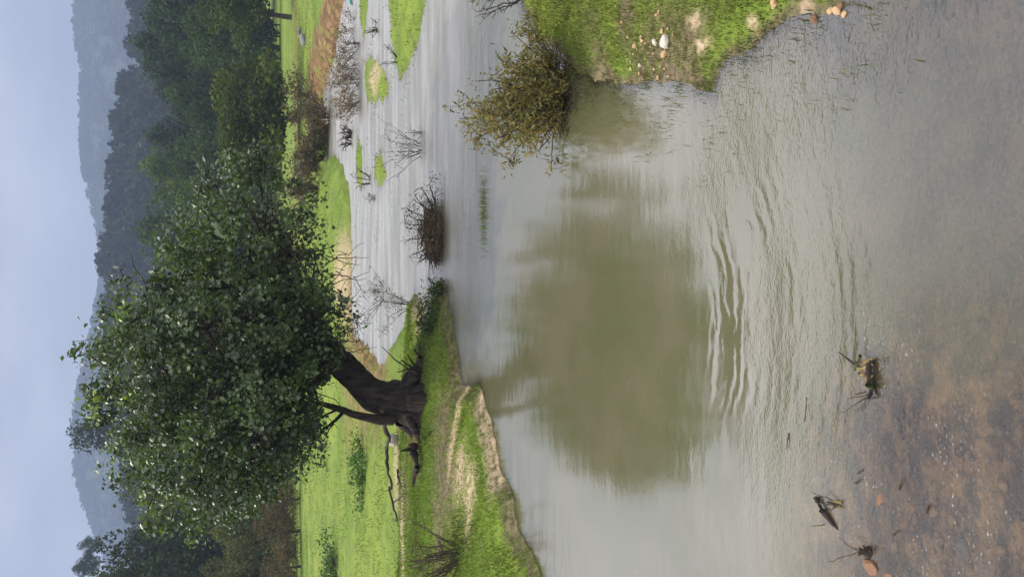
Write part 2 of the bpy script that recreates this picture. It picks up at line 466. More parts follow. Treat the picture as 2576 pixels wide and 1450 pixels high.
shal = smooth((3.9 - wy + 0.22 * (-wx - 0.4)) / 1.2) * smooth((-wx + 0.1) / 0.9) + 0.6 * smooth((wx - 1.1) / 0.5) * smooth((3.6 - wy) / 0.8)
clear = np.clip(np.exp(-depth / 0.05) + 0.50 * shal * smooth(0.85 + 0.6 * bumps(wx, wy, 3.4)) + 0.42 * smooth((3.75 + 0.25 * bumps(wx, wy, 2.1) - wy) / 1.9), 0, 0.88)
foam = np.zeros_like(wx)
for (a, b, s) in [(2205, 985, .16), (2200, 930, .12), (2180, 1020, .1), (2080, 1180, .10), (2060, 1250, .12), (2110, 1330, .14), (2170, 1385, .16), (2130, 1350, .12), (2200, 1250, .12), (2185, 1200, .1), (2300, 1330, .12), (2420, 1330, .2), (2480, 1380, .2), (2320, 1400, .15), (2200, 860, .12), (2240, 900, .2), (2400, 1150, .25)]:
    c = P(a, b); foam = np.maximum(foam, np.exp(-((wx - c[0]) ** 2 / (s * 1.6) ** 2 + (wy - c[1]) ** 2 / s ** 2)))
wz = 0.004 * np.sin(rad * 2 * np.pi / 0.55) * fan

mt, N, L, out = new_mat('silty_river_water')
geo = N.new('ShaderNodeNewGeometry').outputs['Position']
def vmap(scale, loc=(0, 0, 0)):
    mp = N.new('ShaderNodeMapping'); mp.inputs['Scale'].default_value = scale; mp.inputs['Location'].default_value = loc
    L.new(geo, mp.inputs['Vector']); return mp.outputs[0]
silt = mixc(ramp(noise(0.9, 4, geo), 0.35, 0.65), (0.094, 0.097, 0.046), (0.120, 0.112, 0.064))
fm = mathn('MULTIPLY', attr('foam'), ramp(noise(70, 5, vmap((0.6, 1.3, 1))), 0.60, 0.70))
mott = mixc(ramp(noise(9, 7, vmap((0.55, 1.0, 1)), 0.68), 0.42, 0.60), (0.060, 0.052, 0.045), (0.29, 0.180, 0.085))
silt = mixc(mathn('MULTIPLY', attr('shal'), 0.6), silt, mott)
silt = mixc(fm, silt, (0.36, 0.36, 0.36))
# ripples
rp = attr('ripple')
h1 = mathn('MULTIPLY', noise(18, 5, vmap((0.6, 1.0, 1))), mathn('MULTIPLY', rp, 0.022))
h2 = mathn('MULTIPLY', noise(60, 3, vmap((0.6, 1.0, 1))), mathn('MULTIPLY', rp, 0.014))
h3 = mathn('MULTIPLY', noise(3.2, 2, vmap((0.35, 1.0, 1))), mathn('ADD', mathn('MULTIPLY', rp, 0.03), 0.006))
wv = N.new('ShaderNodeTexWave'); wv.wave_type = 'RINGS'; wv.rings_direction = 'Z'; wv.inputs['Scale'].default_value = 0.62; wv.inputs['Distortion'].default_value = 5.0
wv.inputs['Detail'].default_value = 2; wv.inputs['Detail Scale'].default_value = 1.2
L.new(vmap((5, 5, 5), (-5 * RC[0], -5 * RC[1], 0)), wv.inputs['Vector'])
h4 = mathn('MULTIPLY', wv.outputs['Fac'], mathn('MULTIPLY', mathn('MULTIPLY', attr('fan'), ramp(noise(1.9, 4, vmap((1.1, 1.5, 1))), 0.42, 0.68)), 0.008))
hs = mathn('ADD', mathn('ADD', h1, h2), mathn('ADD', h3, h4))
bp = N.new('ShaderNodeBump'); bp.inputs['Strength'].default_value = 0.55; bp.inputs['Distance'].default_value = 1.0
L.new(hs, bp.inputs['Height'])
df = N.new('ShaderNodeBsdfDiffuse'); L.new(silt, df.inputs['Color'])
tr = N.new('ShaderNodeBsdfTransparent'); tr.inputs['Color'].default_value = (0.86, 0.82, 0.74, 1)
m1 = N.new('ShaderNodeMixShader')
L.new(mathn('MULTIPLY', attr('clear'), mathn('SUBTRACT', 1.0, fm)), m1.inputs['Fac']); L.new(df.outputs[0], m1.inputs[1]); L.new(tr.outputs[0], m1.inputs[2])
gl = N.new('ShaderNodeBsdfGlossy'); L.new(mathn('MULTIPLY', ramp(attr('far'), 0.0, 1.0, 0.026, 0.34), ramp(noise(1.3, 6, vmap((0.3, 1.8, 1))), 0.36, 0.64, 0.84, 1.12)), gl.inputs['Roughness']); gl.inputs['Color'].default_value = (1, 1, 1, 1)
L.new(bp.outputs[0], gl.inputs['Normal'])
fr = N.new('ShaderNodeFresnel'); L.new(attr('ior'), fr.inputs['IOR']); L.new(bp.outputs[0], fr.inputs['Normal'])
m2 = N.new('ShaderNodeMixShader'); L.new(fr.outputs[0], m2.inputs['Fac']); L.new(m1.outputs[0], m2.inputs[1]); L.new(gl.outputs[0], m2.inputs[2])
L.new(m2.outputs[0], out.inputs['Surface'])
M_WATER = mt
water = mk('water', np.stack([wx, wy, wz], 1), wF, M_WATER, smooth_sh=True,
           attrs={'shal': np.clip(shal, 0, 1), 'ior': 2.4 - (0.82 * smooth(-wx / 0.9 + 0.55) + 0.45 * smooth(wx / 0.9 + 0.45)).clip(0, 0.82) * smooth((4.0 - 0.18 * wx + 0.12 * bumps(wx, wy, 2.7) - wy) / 1.3), 'ripple': rip, 'far': smooth((wy - 8.8) / 3.6) , 'fan': fan, 'clear': clear, 'foam': foam})
tag(water, kind='structure', label='silty grey river water with ripples and tree reflection')

# ------------------------------------------------------------------ far hills and forests
def ridge(name, crest, Yc, Yf, drop, mat, label, step=24, z_foot=1.0, rows=22):
    cr = np.array(crest, float)
    bs = np.arange(cr[0, 0], cr[-1, 0] + 1, step)
    a_s = np.interp(bs, cr[:, 0], cr[:, 1])
    top = np.array([at(a, b, Yc) for a, b in zip(a_s, bs)]); top[:, 2] -= drop
    rowsV = []
    for k in range(rows):
        t = k / (rows - 1)
        y = Yf + (Yc - Yf) * t
        z = z_foot + (top[:, 2] - z_foot) * (t ** 1.25)
        x = top[:, 0] * (0.75 + 0.25 * t) if False else top[:, 0] * (y / Yc) ** 0.6
        zz = z + (top[:, 2] * 0.05) * bumps(x, np.full_like(x, y), 0.03 * 300 / Yc) * np.sin(np.pi * t)
        rowsV.append(np.stack([x, np.full_like(x, y), zz], 1))
    back = rowsV[-1].copy(); back[:, 1] += (Yc - Yf) * 0.6; back[:, 2] = z_foot - 5
    rowsV.append(back)
    V = np.concatenate(rowsV); n = len(bs)
    i = np.arange(len(rowsV) - 1)[:, None] * n; j = np.arange(n - 1)[None, :]
    F = np.stack([i + j, i + j + 1, i + n + j + 1, i + n + j], -1).reshape(-1, 4)
    o = mk(name, V, F, mat, smooth_sh=True); tag(o, kind='structure', label=label)
    return np.array(rowsV[:-1])

M_SLOPE = noise_mat('wooded_slope', (0.012, 0.022, 0.010), (0.028, 0.040, 0.018), scale=0.08, bump=0.2)
CREST_FAR = [(-500, 330), (-200, 270), (0, 296), (60, 297), (100, 303), (170, 322), (250, 321), (330, 322), (420, 326), (480, 350), (540, 373), (600, 396), (700, 398), (760, 382), (800, 372), (860, 352), (930, 326), (1030, 290),
             (1080, 288), (1130, 294), (1200, 305), (1240, 322), (1270, 335), (1310, 362), (1400, 420), (1600, 500), (2000, 560)]
CREST_FAR = [(b, a / 1.553) for b, a in CREST_FAR]
CREST_MID = [(-500, 330), (-200, 335), (0, 348), (60, 372), (95, 346), (130, 346), (200, 330), (270, 310), (350, 300), (500, 300), (560, 290), (650, 276), (760, 276), (860, 300), (960, 318), (1100, 336), (1200, 332), (1300, 340), (1500, 360), (2000, 400)]
far_rows = ridge('far_hill', CREST_FAR, 1000, 520, 6, M_SLOPE, 'pale blue misty wooded hill on the skyline', z_foot=2)
mid_rows = ridge('near_hill', CREST_MID, 290, 150, 4.5, M_SLOPE, 'dark wooded ridge below the misty hill', z_foot=2)

def crown_pts(n, blobs, rng, shell=0.55):
    """points spread through a set of ellipsoids, thicker near their skin"""
    blobs = np.asarray(blobs, float)
    w = (blobs[:, 3] * blobs[:, 4] * blobs[:, 5]) ** (2 / 3); w /= w.sum()
    k = rng.choice(len(blobs), n, p=w)
    d = rng.normal(size=(n, 3)); d /= np.linalg.norm(d, axis=1, keepdims=True)
    r = rng.uniform(shell ** 2, 1, (n, 1)) ** 0.5
    return blobs[k, :3] + d * r * blobs[k, 3:6], d, k

def clump_shape(nq, seed, kind='round'):
    """unit tree crown: 1 high, 1 wide, base at z=0"""
    rng = np.random.default_rng(seed)
    bl = []
    if kind == 'round':
        for _ in range(16):
            th, z = rng.uniform(0, 6.28), rng.uniform(0.18, 0.88)
            rr = 0.34 * math.sqrt(max(0.05, 1 - ((z - 0.45) / 0.55) ** 2)) * rng.uniform(0.45, 1)
            s = rng.uniform(0.10, 0.19)
            bl.append([rr * math.cos(th), rr * math.sin(th), z, s, s, s * 0.8])
        bl.append([0, 0, 0.5, 0.3, 0.3, 0.36])
    elif kind == 'tall':
        for _ in range(15):
            z = rng.uniform(0.1, 0.92); th = rng.uniform(0, 6.28)
            rr = 0.30 * (1 - (abs(z - 0.4) / 0.65) ** 2) * rng.uniform(0.4, 1)
            s = rng.uniform(0.09, 0.17)
            bl.append([rr * math.cos(th), rr * math.sin(th), z, s * 1.1, s * 1.1, s * 0.7])
        bl.append([0, 0, 0.48, 0.24, 0.24, 0.42])
    else:   # pine: open tiers
        for k in range(13):
            z = 0.25 + 0.7 * k / 12 + rng.uniform(-.03, .03); th = rng.uniform(0, 6.28)
            rr = 0.33 * (1.05 - z) * rng.uniform(0.3, 1)
            s = rng.uniform(0.10, 0.18) * (1.25 - 0.6 * z)
            bl.append([rr * math.cos(th), rr * math.sin(th), z, s * 1.2, s * 1.2, s * 0.55])
    c, d, k = crown_pts(nq, bl, rng)
    c[:, 2] = (c[:, 2] - np.percentile(c[:, 2], 1)) / (np.percentile(c[:, 2], 99.3) - np.percentile(c[:, 2], 1))
    c[:, :2] *= 0.5 / np.percentile(np.hypot(c[:, 0], c[:, 1]), 96)
    return c, d, k, rng

def shade(k, n, rng, base, var=0.35):
    kk = rng.uniform(1 - var, 1 + var, k.max() + 1)[k]
    c = np.array(base)[None, :] * kk[:, None] * rng.uniform(0.7, 1.3, (n, 1))
    c[:, 0] *= rng.uniform(0.8, 1.3, n)
    return c

def forest(name, rows, count, hgt, wid, nq, base, label, seed, qs, kinds=('tall', 'pine'), crest_extra=0.25):
    rng = np.random.default_rng(seed)
    shapes = []
    for i in range(6):
        c, d, k, r2 = clump_shape(nq, seed * 10 + i, kinds[i % len(kinds)])
        V, F = leaves(c, qs, outward=d, up=0.3, aspect=0.9, rng=r2)
        shapes.append((V, F, shade(k, nq, r2, (1, 1, 1), 0.25).repeat(4, axis=0)))
    nr, nc = rows.shape[:2]
    allV, allF, allC, off = [], [], [], 0
    for q in range(count):
        t = rng.uniform(0.05, 1) ** 0.8 * (nr - 1.001) if rng.uniform() > crest_extra else nr - 1.001
        s = rng.uniform(0, nc - 1.001)
        i, j = int(t), int(s); ft, fs = t - i, s - j
        p = (rows[i, j] * (1 - ft) + rows[i + 1, j] * ft) * (1 - fs) + (rows[i, j + 1] * (1 - ft) + rows[i + 1, j + 1] * ft) * fs
        V, F, C = shapes[rng.integers(6)]
        h = hgt * rng.uniform(0.65, 1.25); w = wid * rng.uniform(0.7, 1.3)
        th = rng.uniform(0, 6.28); cs, sn = math.cos(th), math.sin(th)
        Vn = np.stack([(V[:, 0] * cs - V[:, 1] * sn) * w, (V[:, 0] * sn + V[:, 1] * cs) * w, V[:, 2] * h - 0.12 * h], 1) + p
        allV.append(Vn); allF.append(F + off); off += len(V)
        allC.append(C * np.array(base) * rng.uniform(0.6, 1.35) * np.array([rng.uniform(0.8, 1.25), 1, rng.uniform(0.8, 1.1)]))
    o = mk(name, np.concatenate(allV), np.concatenate(allF), M_FOREST, col=np.concatenate(allC))
    tag(o, kind='stuff', label=label, cat='forest')
forest('hillside_forest', far_rows, 2600, 9, 17, 40, (0.030, 0.048, 0.024), 'hazy blue forest covering the far hill', 31, 0.30, crest_extra=0.3)
forest('ridge_forest', mid_rows, 1500, 8, 8.0, 150, (0.024, 0.040, 0.018), 'dark pine forest on the ridge behind the meadow trees', 32, 0.19, kinds=('tall', 'round', 'pine'), crest_extra=0.2)

# ------------------------------------------------------------------ meadow-edge trees (individuals)
CROWNS = {}
# each kind is shaped for the height/width ratio it is used at, so that its leaves keep their proportions
for i, (kind, nq, qs, zs) in enumerate([('round', 5200, 0.050, 1.35), ('round', 5200, 0.046, 1.35), ('round', 5000, 0.054, 1.35), ('tall', 4200, 0.052, 1.6), ('tall', 4200, 0.048, 1.6), ('pine', 3000, 0.055, 1.6), ('round', 2600, 0.036, 0.9),
                                        ('round', 6500, 0.036, 0.6), ('round', 6500, 0.050, 2.1), ('round', 6500, 0.046, 2.1)]):
    c, d, k, r2 = clump_shape(nq, 500 + i, kind)
    c = c * np.array([1, 1, zs])
    V, F = leaves(c, qs, outward=d, up=0.3, aspect=0.75, rng=r2)
    V = V / np.array([1, 1, zs])
    me = mesh_data('crown', V, F, col=shade(k, nq, r2, (1, 1, 1), 0.4).repeat(4, axis=0)); me.materials.append(M_TREE)
    CROWNS[i] = me
def trunk_mesh(seed):
    r2 = np.random.default_rng(seed); T = Tubes()
    T.add(wander((0, 0, -0.05), (0.03, 0.02, 0.62), 7, 0.15, r2), np.linspace(0.035, 0.014, 7), 7)
    for _ in range(6):
        z = r2.uniform(0.22, 0.5); th = r2.uniform(0, 6.28)
        T.add(wander((0.01, 0.01, z), (0.3 * math.cos(th), 0.3 * math.sin(th), z + r2.uniform(0.12, 0.35)), 5, 0.2, r2), np.linspace(0.013, 0.004, 5), 5)
    V, F = T.arrays(); me = mesh_data('trunk', V, F, smooth_sh=True); me.materials.append(M_BARK2); return me
TRUNKS = [trunk_mesh(900 + i) for i in range(3)]

def tree(top, base, b, w_px, Y, var, colr, label, group=None, name='meadow_tree', lift=0.12, trunk_b=None):
    """a tree whose top and foot are seen at picture heights `top` and `base`, standing Y metres off"""
    tp = at(top, b, Y); ft = at(base, b, Y)
    z0 = gz(ft[0], Y) if Y < 150 else ft[2]
    z0 = ft[2] if ft[2] > z0 + 2 else z0
    H = tp[2] - z0
    W = w_px / F_PX * Y
    e = empty(name, (ft[0], Y, z0)); tag(e, label, 'tree', group)
    cr = bpy.data.objects.new('crown', CROWNS[var]); COL.objects.link(cr); cr.parent = e
    cr.location = (0, 0, H * lift); cr.scale = (W, W * 0.9, H * (1 - lift)); cr.rotation_euler = (0, 0, random.uniform(0, 6.28)); cr.color = (*colr, 1)
    tk = bpy.data.objects.new('trunk', TRUNKS[var % 3]); COL.objects.link(tk); tk.parent = e
    s = min(H, W * 1.2)
    tk.scale = (s * (2.2 if name == 'round_tree' else 1), s, H)
    if trunk_b is not None:
        dx = at(base, trunk_b, Y)[0] - ft[0]; tk.location = (dx, 0, 0)
    tk.rotation_euler = (0, 0, random.uniform(0, 6.28))
    return e

DK, MD, LT, OL = (0.030, 0.052, 0.022), (0.040, 0.070, 0.024), (0.066, 0.110, 0.030), (0.085, 0.100, 0.032)
BR = (0.105, 0.085, 0.045)
# right side, the two nearest
tree(538, 748, 275, 320, 44, 7, (0.062, 0.088, 0.022), 'broad dark round tree with short black trunk at the far meadow edge', name='round_tree', lift=0.17, trunk_b=302)
tree(500, 708, 25, 190, 52, 1, (0.055, 0.085, 0.030), 'tree with thin bare trunk at the right edge beside the fence', name='slender_tree', lift=0.30, trunk_b=42)
GRP = 'mixed trees massed behind the right meadow'
for (top, b, w, Y, var, c, lb) in [
    (372, 30, 202, 84, 2, DK, 'tall dark tree in the wood, farthest right behind the slender trunked tree'),
    (352, 110, 175, 92, 0, DK, 'dark tall tree in the wood rising right of the round tree'),
    (420, 175, 148, 80, 1, MD, 'mid green tree in the wood behind the right half of the round tree'),
    (375, 225, 175, 95, 2, DK, 'tall narrow dark tree in the wood above the round tree'),
    (430, 290, 148, 82, 0, MD, 'mid green tree in the wood behind the round tree top'),
    (385, 345, 162, 96, 0, DK, 'dark tall tree in the wood left of the round tree top'),
    (440, 400, 148, 80, 2, MD, 'bushy green tree in the wood at the left shoulder of the round tree'),
    (365, 460, 189, 90, 0, LT, 'pale green leafy tree in the wood right of the big riverside tree'),
    (410, 520, 162, 78, 1, LT, 'light green tree in the wood just behind the riverside tree right edge'),
    (360, 575, 162, 96, 2, MD, 'green tree in the wood seen over the riverside tree right shoulder'),
    (470, 120, 162, 70, 2, MD, 'lower leafy tree in front of the wood, right of the round tree'),
    (500, 430, 162, 68, 0, MD, 'low leafy tree in front of the wood, left of the round tree'),
    (480, 330, 148, 70, 2, DK, 'narrow dark tree in front of the wood, just behind the round tree'),
    (380, -60, 216, 84, 2, DK, 'dark tree in the wood cut by the right edge of the view'),
    (400, 640, 189, 84, 0, MD, 'dark green tree glimpsed through the riverside tree right half'),
]:
    tree(top, 700, b, w, Y, var, c, lb, GRP, name='wood_tree', lift=0.05)
for (top, b, w, Y, var, c) in [(400, 740, 150, 84, 0, DK), (420, 840, 150, 84, 3, DK), (400, 940, 150, 84, 1, MD)]:
    tree(top, 715, b, w, Y, var, c, 'dark tree almost hidden behind the riverside tree crown', 'trees hidden behind the riverside tree', name='wood_tree', lift=0.05)
# left side
GL = 'trees massed behind the left meadow'
tree(214, 770, 1395, 210, 58, 8, (0.045, 0.062, 0.026), 'tallest dark olive tree at the left edge of the view', GL, name='tall_tree', lift=0.04)
tree(205, 770, 1480, 210, 60, 9, (0.055, 0.075, 0.026), 'tall yellowish green tree cut by the left edge', GL, name='tall_tree', lift=0.04)
tree(262, 770, 1330, 180, 62, 9, (0.040, 0.058, 0.026), 'dark tree on the right shoulder of the left wood', GL, name='tall_tree', lift=0.04)
tree(375, 770, 1265, 150, 66, 8, DK, 'dark tree just left of the riverside tree crown', GL, name='wood_tree', lift=0.04)
tree(340, 760, 1190, 130, 90, 4, DK, 'dark hazy tree peeping over the riverside tree left shoulder', GL, name='wood_tree', lift=0.04)
tree(345, 760, 1110, 140, 92, 1, DK, 'dark hazy tree right of the misty gap behind the riverside tree', GL, name='wood_tree', lift=0.04)
tree(196, 750, 1035, 175, 125, 8, (0.026, 0.040, 0.024), 'tall hazy pine showing above the riverside tree', name='pine_tree', lift=0.05)
tree(187, 262, 1412, 56, 150, 0, DK, 'small misty tree standing on the skyline at far left', name='skyline_tree', lift=0.15)
tree(197, 262, 1370, 46, 150, 1, DK, 'smaller misty tree on the skyline right of its twin', name='skyline_tree', lift=0.15)
GB = 'olive bushes under the left wood'
tree(520, 772, 1390, 150, 48, 1, OL, 'olive bush under the tall dark tree at far left', GB, name='olive_bush', lift=0.02)
tree(540, 775, 1300, 120, 50, 2, OL, 'olive bush below the riverside tree left tip', GB, name='olive_bush', lift=0.02)
tree(560, 775, 1460, 110, 47, 0, OL, 'olive bush cut by the left edge of the view', GB, name='olive_bush', lift=0.02)
tree(590, 772, 1220, 120, 52, 1, MD, 'green bush behind the riverside tree lower left leaves', GB, name='olive_bush', lift=0.02)
GS = 'brown thin shrubs along the left meadow'
tree(655, 785, 1420, 130, 42, 6, BR, 'brown thin leaved shrub at far left of the meadow edge', GS, name='brown_shrub', lift=0.04)
tree(640, 785, 1330, 130, 43, 6, BR, 'brown thin leaved shrub in the middle of the meadow edge', GS, name='brown_shrub', lift=0.04)
tree(660, 783, 1250, 110, 43, 6, BR, 'brown shrub at the meadow edge nearest the riverside tree', GS, name='brown_shrub', lift=0.04)
tree(690, 790, 1470, 80, 41, 6, BR, 'low brown shrub cut by the left edge of the view', GS, name='brown_shrub', lift=0.04)

# ------------------------------------------------------------------ the big riverside tree
big = empty('riverside_tree', (TREE_XY[0], TREE_XY[1], gz(*TREE_XY)))
tag(big, 'large leaning leafy tree with thick black trunk on the river bank', 'tree')
bigI = Matrix.Translation(-Vector(big.location))
TY = TREE_XY[1]
O = np.array(big.location)
def tp(a, b, dy=0.0): return at(a, b, TY + dy) - O
T = Tubes()
tr_pts = [(1068, 1012, 0), (1040, 1008, 0), (1005, 1005, 0), (965, 1002, 0), (930, 985, .05), (900, 952, .1), (870, 925, .1), (838, 905, .1)]
tr_r = [0.54, 0.42, 0.335, 0.285, 0.245, 0.21, 0.22, 0.19]
tc0 = np.array([tp(*p) for p in tr_pts]); ti = np.linspace(0, len(tc0) - 1, 60)
tcs = np.stack([np.interp(ti, np.arange(len(tc0)), tc0[:, q]) for q in range(3)], 1); trs = np.interp(ti, np.arange(len(tc0)), tr_r)
ker = np.ones(7) / 7
tcs = np.stack([np.convolve(np.pad(tcs[:, q], 3, mode='edge'), ker, 'valid') for q in range(3)], 1)
T.add(tcs, trs, 40)
V, F = T.arrays()
an_ = np.tile(np.arange(40) * 2 * np.pi / 40, 60); hh = np.repeat(np.linspace(0, 1, 60), 40)
nz = 0.10 * np.sin(3 * an_ + 4 * hh) + 0.07 * np.sin(7 * an_ + 9 * hh + 1) + 0.06 * np.sin(13 * an_ - 7 * hh + 2 * np.sin(9 * hh)) + 0.05 * bumps(an_ * 3, hh * 9, 2.5)
V = V + (V - np.repeat(tcs, 40, axis=0)) * nz[:, None]
mk('trunk', V, F, M_BARK, big, smooth_sh=True)
for (a, b, dy, a1, b1, dy1, r) in [(1020, 1040, -.2, 1072, 1120, -.3, .10), (1025, 985, -.2, 1078, 890, -.3, .18), (1035, 1010, -.35, 1100, 1000, -.6, .16), (1030, 975, 0, 1060, 860, .2, .13), (1005, 1050, 0, 1040, 1130, .3, .13), (1030, 1040, -.2, 1092, 1060, -.5, .14)]:
    rt = Tubes(); rt.add(wander(tp(a, b, dy), tp(a1, b1, dy1), 7, 0.35), np.linspace(r, r * 0.3, 7), 8)
    rt.build('root', M_BARK, big)
fork = tp(848, 912, .1)
BL = [(290, 885, 75), (300, 985, 85), (345, 1075, 70), (400, 790, 90), (415, 930, 110), (420, 1110, 100), (470, 690, 70), (490, 620, 70), (520, 820, 120), (530, 1000, 120), (520, 1180, 100),
      (570, 530, 70), (620, 640, 100), (640, 780, 120), (650, 930, 120), (640, 1080, 115), (635, 1185, 70), (690, 540, 60), (730, 640, 85), (745, 780, 95), (740, 940, 100), (735, 1085, 80), (455, 1270, 60), (510, 1295, 52), (560, 1285, 50), (490, 1325, 32), (610, 1255, 50),
      (345, 1170, 58), (390, 1230, 50), (250, 880, 32), (225, 905, 20), (620, 450, 55), (665, 405, 46), (600, 410, 34), (700, 430, 40), (560, 470, 45), (780, 560, 50), (800, 640, 45), (800, 740, 55), (770, 1150, 45), (790, 1080, 30), (700, 1180, 55), (350, 730, 45), (275, 800, 35), (690, 470, 40), (760, 1000, 60), (800, 860, 60)]
blobs = []
for (a, b, rp_) in BL:
    rm = rp_ / F_PX * 12.6
    hx = ((b - 860) / 480.0) ** 2 + ((a - 540) / 350.0) ** 2
    hd = 2.3 * math.sqrt(max(0.06, 1 - min(hx, 1)))
    nd = 1 if rp_ < 46 else (3 if hd < 1.2 else 4)
    for q in range(nd):
        dy = (R.uniform(-.25, .25) if nd == 1 else -hd + 2 * hd * (q + 0.5) / nd + R.uniform(-.25, .25))
        c = tp(a + R.uniform(-8, 8), b + R.uniform(-8, 8), dy)
        # keep its place in the crown, not along the sight line
        c0 = tp(a, b, 0); k_ = 1 + 0.55 * min(dy, 0) / TY      # the crown narrows towards its front
        c = np.array([c0[0] * k_ - O[0] * (1 - k_), dy, (c0[2] + O[2] - CAM_H) * k_ + CAM_H - O[2]]) + R.normal(size=3) * 0.06
        blobs.append([*c, rm * k_ * .93, rm * k_ * .93, rm * k_ * 0.88])
blobs = np.array(blobs)
for p1 in [(760, 760, -.4), (700, 880, .6), (640, 1000, -.8), (560, 900, .2), (690, 680, -.6), (720, 1030, .5)]:
    e_ = tp(p1[0], p1[1], 0) + np.array([0, p1[2], 0])
    pts = wander(fork, e_, 8, 0.22)
    lt = Tubes(); lt.add(pts, np.linspace(0.17, 0.06, 8), 8)
    for bl in blobs[R.choice(len(blobs), 11)]:
        q = pts[R.integers(4, 8)]
        if np.linalg.norm(bl[:3] - q) < 2.6:
            pp = wander(q, bl[:3], 7, 0.3); lt.add(pp, np.linspace(0.045, 0.010, 7), 5)
            for _ in range(3):
                lt.add(wander(pp[R.integers(3, 7)], bl[:3] + R.normal(size=3) * bl[3] * 0.8, 5, 0.3), np.linspace(0.013, 0.004, 5), 4)
    lt.build('limb', M_BARK, big)
sl = Tubes()      # the low limb on the left with its fork
sl.add([tp(985, 1052, -.1), tp(955, 1055, -.2), tp(918, 1048, -.25), (tp(885, 1040, -.3)), tp(862, 1030, -.35), tp(835, 1022, -.4), tp(800, 1012, -.4), tp(760, 1030, -.4)], [.12, .09, .07, .06, .055, .05, .04, .03], 8)
sl.add(wander(tp(868, 1034, -.35), tp(805, 1095, -.7), 7, .25), np.linspace(.035, .012, 7), 6)
sl.add(wander(tp(850, 1028, -.35), tp(790, 1060, -.6), 7, .25), np.linspace(.025, .010, 7), 6)
sl.add(wander(tp(835, 1070, -.5), tp(815, 1110, -.7), 6, .25), np.linspace(.014, .005, 6), 5)
low = sl.build('low_branch', M_BARK, big)
sl = Tubes()
for q in range(26):      # thin bare twigs hanging below the crown
    a0, b0 = R.uniform(800, 850), R.uniform(640, 880)
    p0 = tp(a0, b0, R.uniform(-1, .8)); p1 = p0 + np.array([R.uniform(-.25, .6), R.uniform(-.2, .2), R.uniform(-.75, -.15)])
    pp = wander(p0, p1, 6, .3); sl.add(pp, np.linspace(.010, .003, 6), 4)
    sl.add(wander(pp[3], pp[3] + R.normal(size=3) * .22, 5, .3), np.linspace(.006, .0025, 5), 4)
tag(sl.build('hanging_twigs', M_BARK, low), kind='stuff')

NC = 1450                               # twig-end clumps
rng = np.random.default_rng(77)
cc, cd, ck = crown_pts(NC, blobs, rng, shell=0.5)
per = 48
n = NC * per
csz = rng.uniform(0.05, 0.13, (NC, 1, 1))
spr = rng.choice(NC, 150, replace=False)          # sprigs that stand out of the crown
cc[spr] += cd[spr] * rng.uniform(.10, .34, (150, 1)); csz[spr] *= .7
pos = (cc[:, None, :] + rng.normal(size=(NC, per, 3)) * csz).reshape(-1, 3)
outd = np.repeat(cd, per, axis=0)
V, F = leaves(pos, 0.068, outward=outd, up=0.45, aspect=0.75, rng=rng, jit=0.55)
tw = Tubes()
for q in np.concatenate([rng.choice(NC, 380, replace=False), spr]):
    tw.add(wander(blobs[ck[q], :3], cc[q] + cd[q] * .08, 5, .25, rng), np.linspace(.011, .003, 5), 4)
tag(tw.build('twigs', M_BARK, big), kind='stuff')
ctint = rng.uniform(0.4, 1.55, NC)
colr = np.array([0.052, 0.090, 0.022])[None, :] * np.repeat(ctint, per)[:, None] * rng.uniform(0.7, 1.4, (n, 1))
yel = rng.uniform(size=NC) > 0.965
colr[np.repeat(yel, per)] *= np.array([2.3, 2.0, 0.9])
mk('crown', V, F, M_LEAF, big, col=colr.repeat(4, axis=0))

# ------------------------------------------------------------------ bare and leafy bushes
def stems(T, base, height, spread, n, rng, r0=0.012, lean=(0, 0), kids=4, depth=2, upb=1.0):
    tips = []
    for _ in range(n):
        th = rng.uniform(0, 6.28); q = rng.uniform(0.15, 1) * spread
        d = np.array([math.cos(th) * q + lean[0], math.sin(th) * q * 0.8 + lean[1], height * rng.uniform(0.6, 1.05) * upb])
        p0 = base + np.array([math.cos(th), math.sin(th), 0]) * spread * 0.12
        pts = wander(p0, base + d, 8, 0.18, rng)
        T.add(pts, np.linspace(r0, r0 * 0.35, 8), 5); tips.append(pts[-1])
        for _k in range(kids):
            i = rng.integers(2, 8); l = height * rng.uniform(0.18, 0.42)
            dd = rng.normal(size=3); dd[2] = abs(dd[2]) * 0.8; dd = dd / np.linalg.norm(dd) * l
            p2 = wander(pts[i], pts[i] + dd, 6, 0.25, rng)
            T.add(p2, np.linspace(r0 * 0.5, r0 * 0.2, 6), 4); tips.append(p2[-1]); tips.append(p2[3])
            if depth > 1:
                for _q in range(2):
                    j = rng.integers(2, 6); d3 = rng.normal(size=3) * l * 0.35
                    p3 = wander(p2[j], p2[j] + d3, 4, 0.25, rng); T.add(p3, np.linspace(r0 * 0.28, r0 * 0.14, 4), 3); tips.append(p3[-1])
    return np.array(tips)

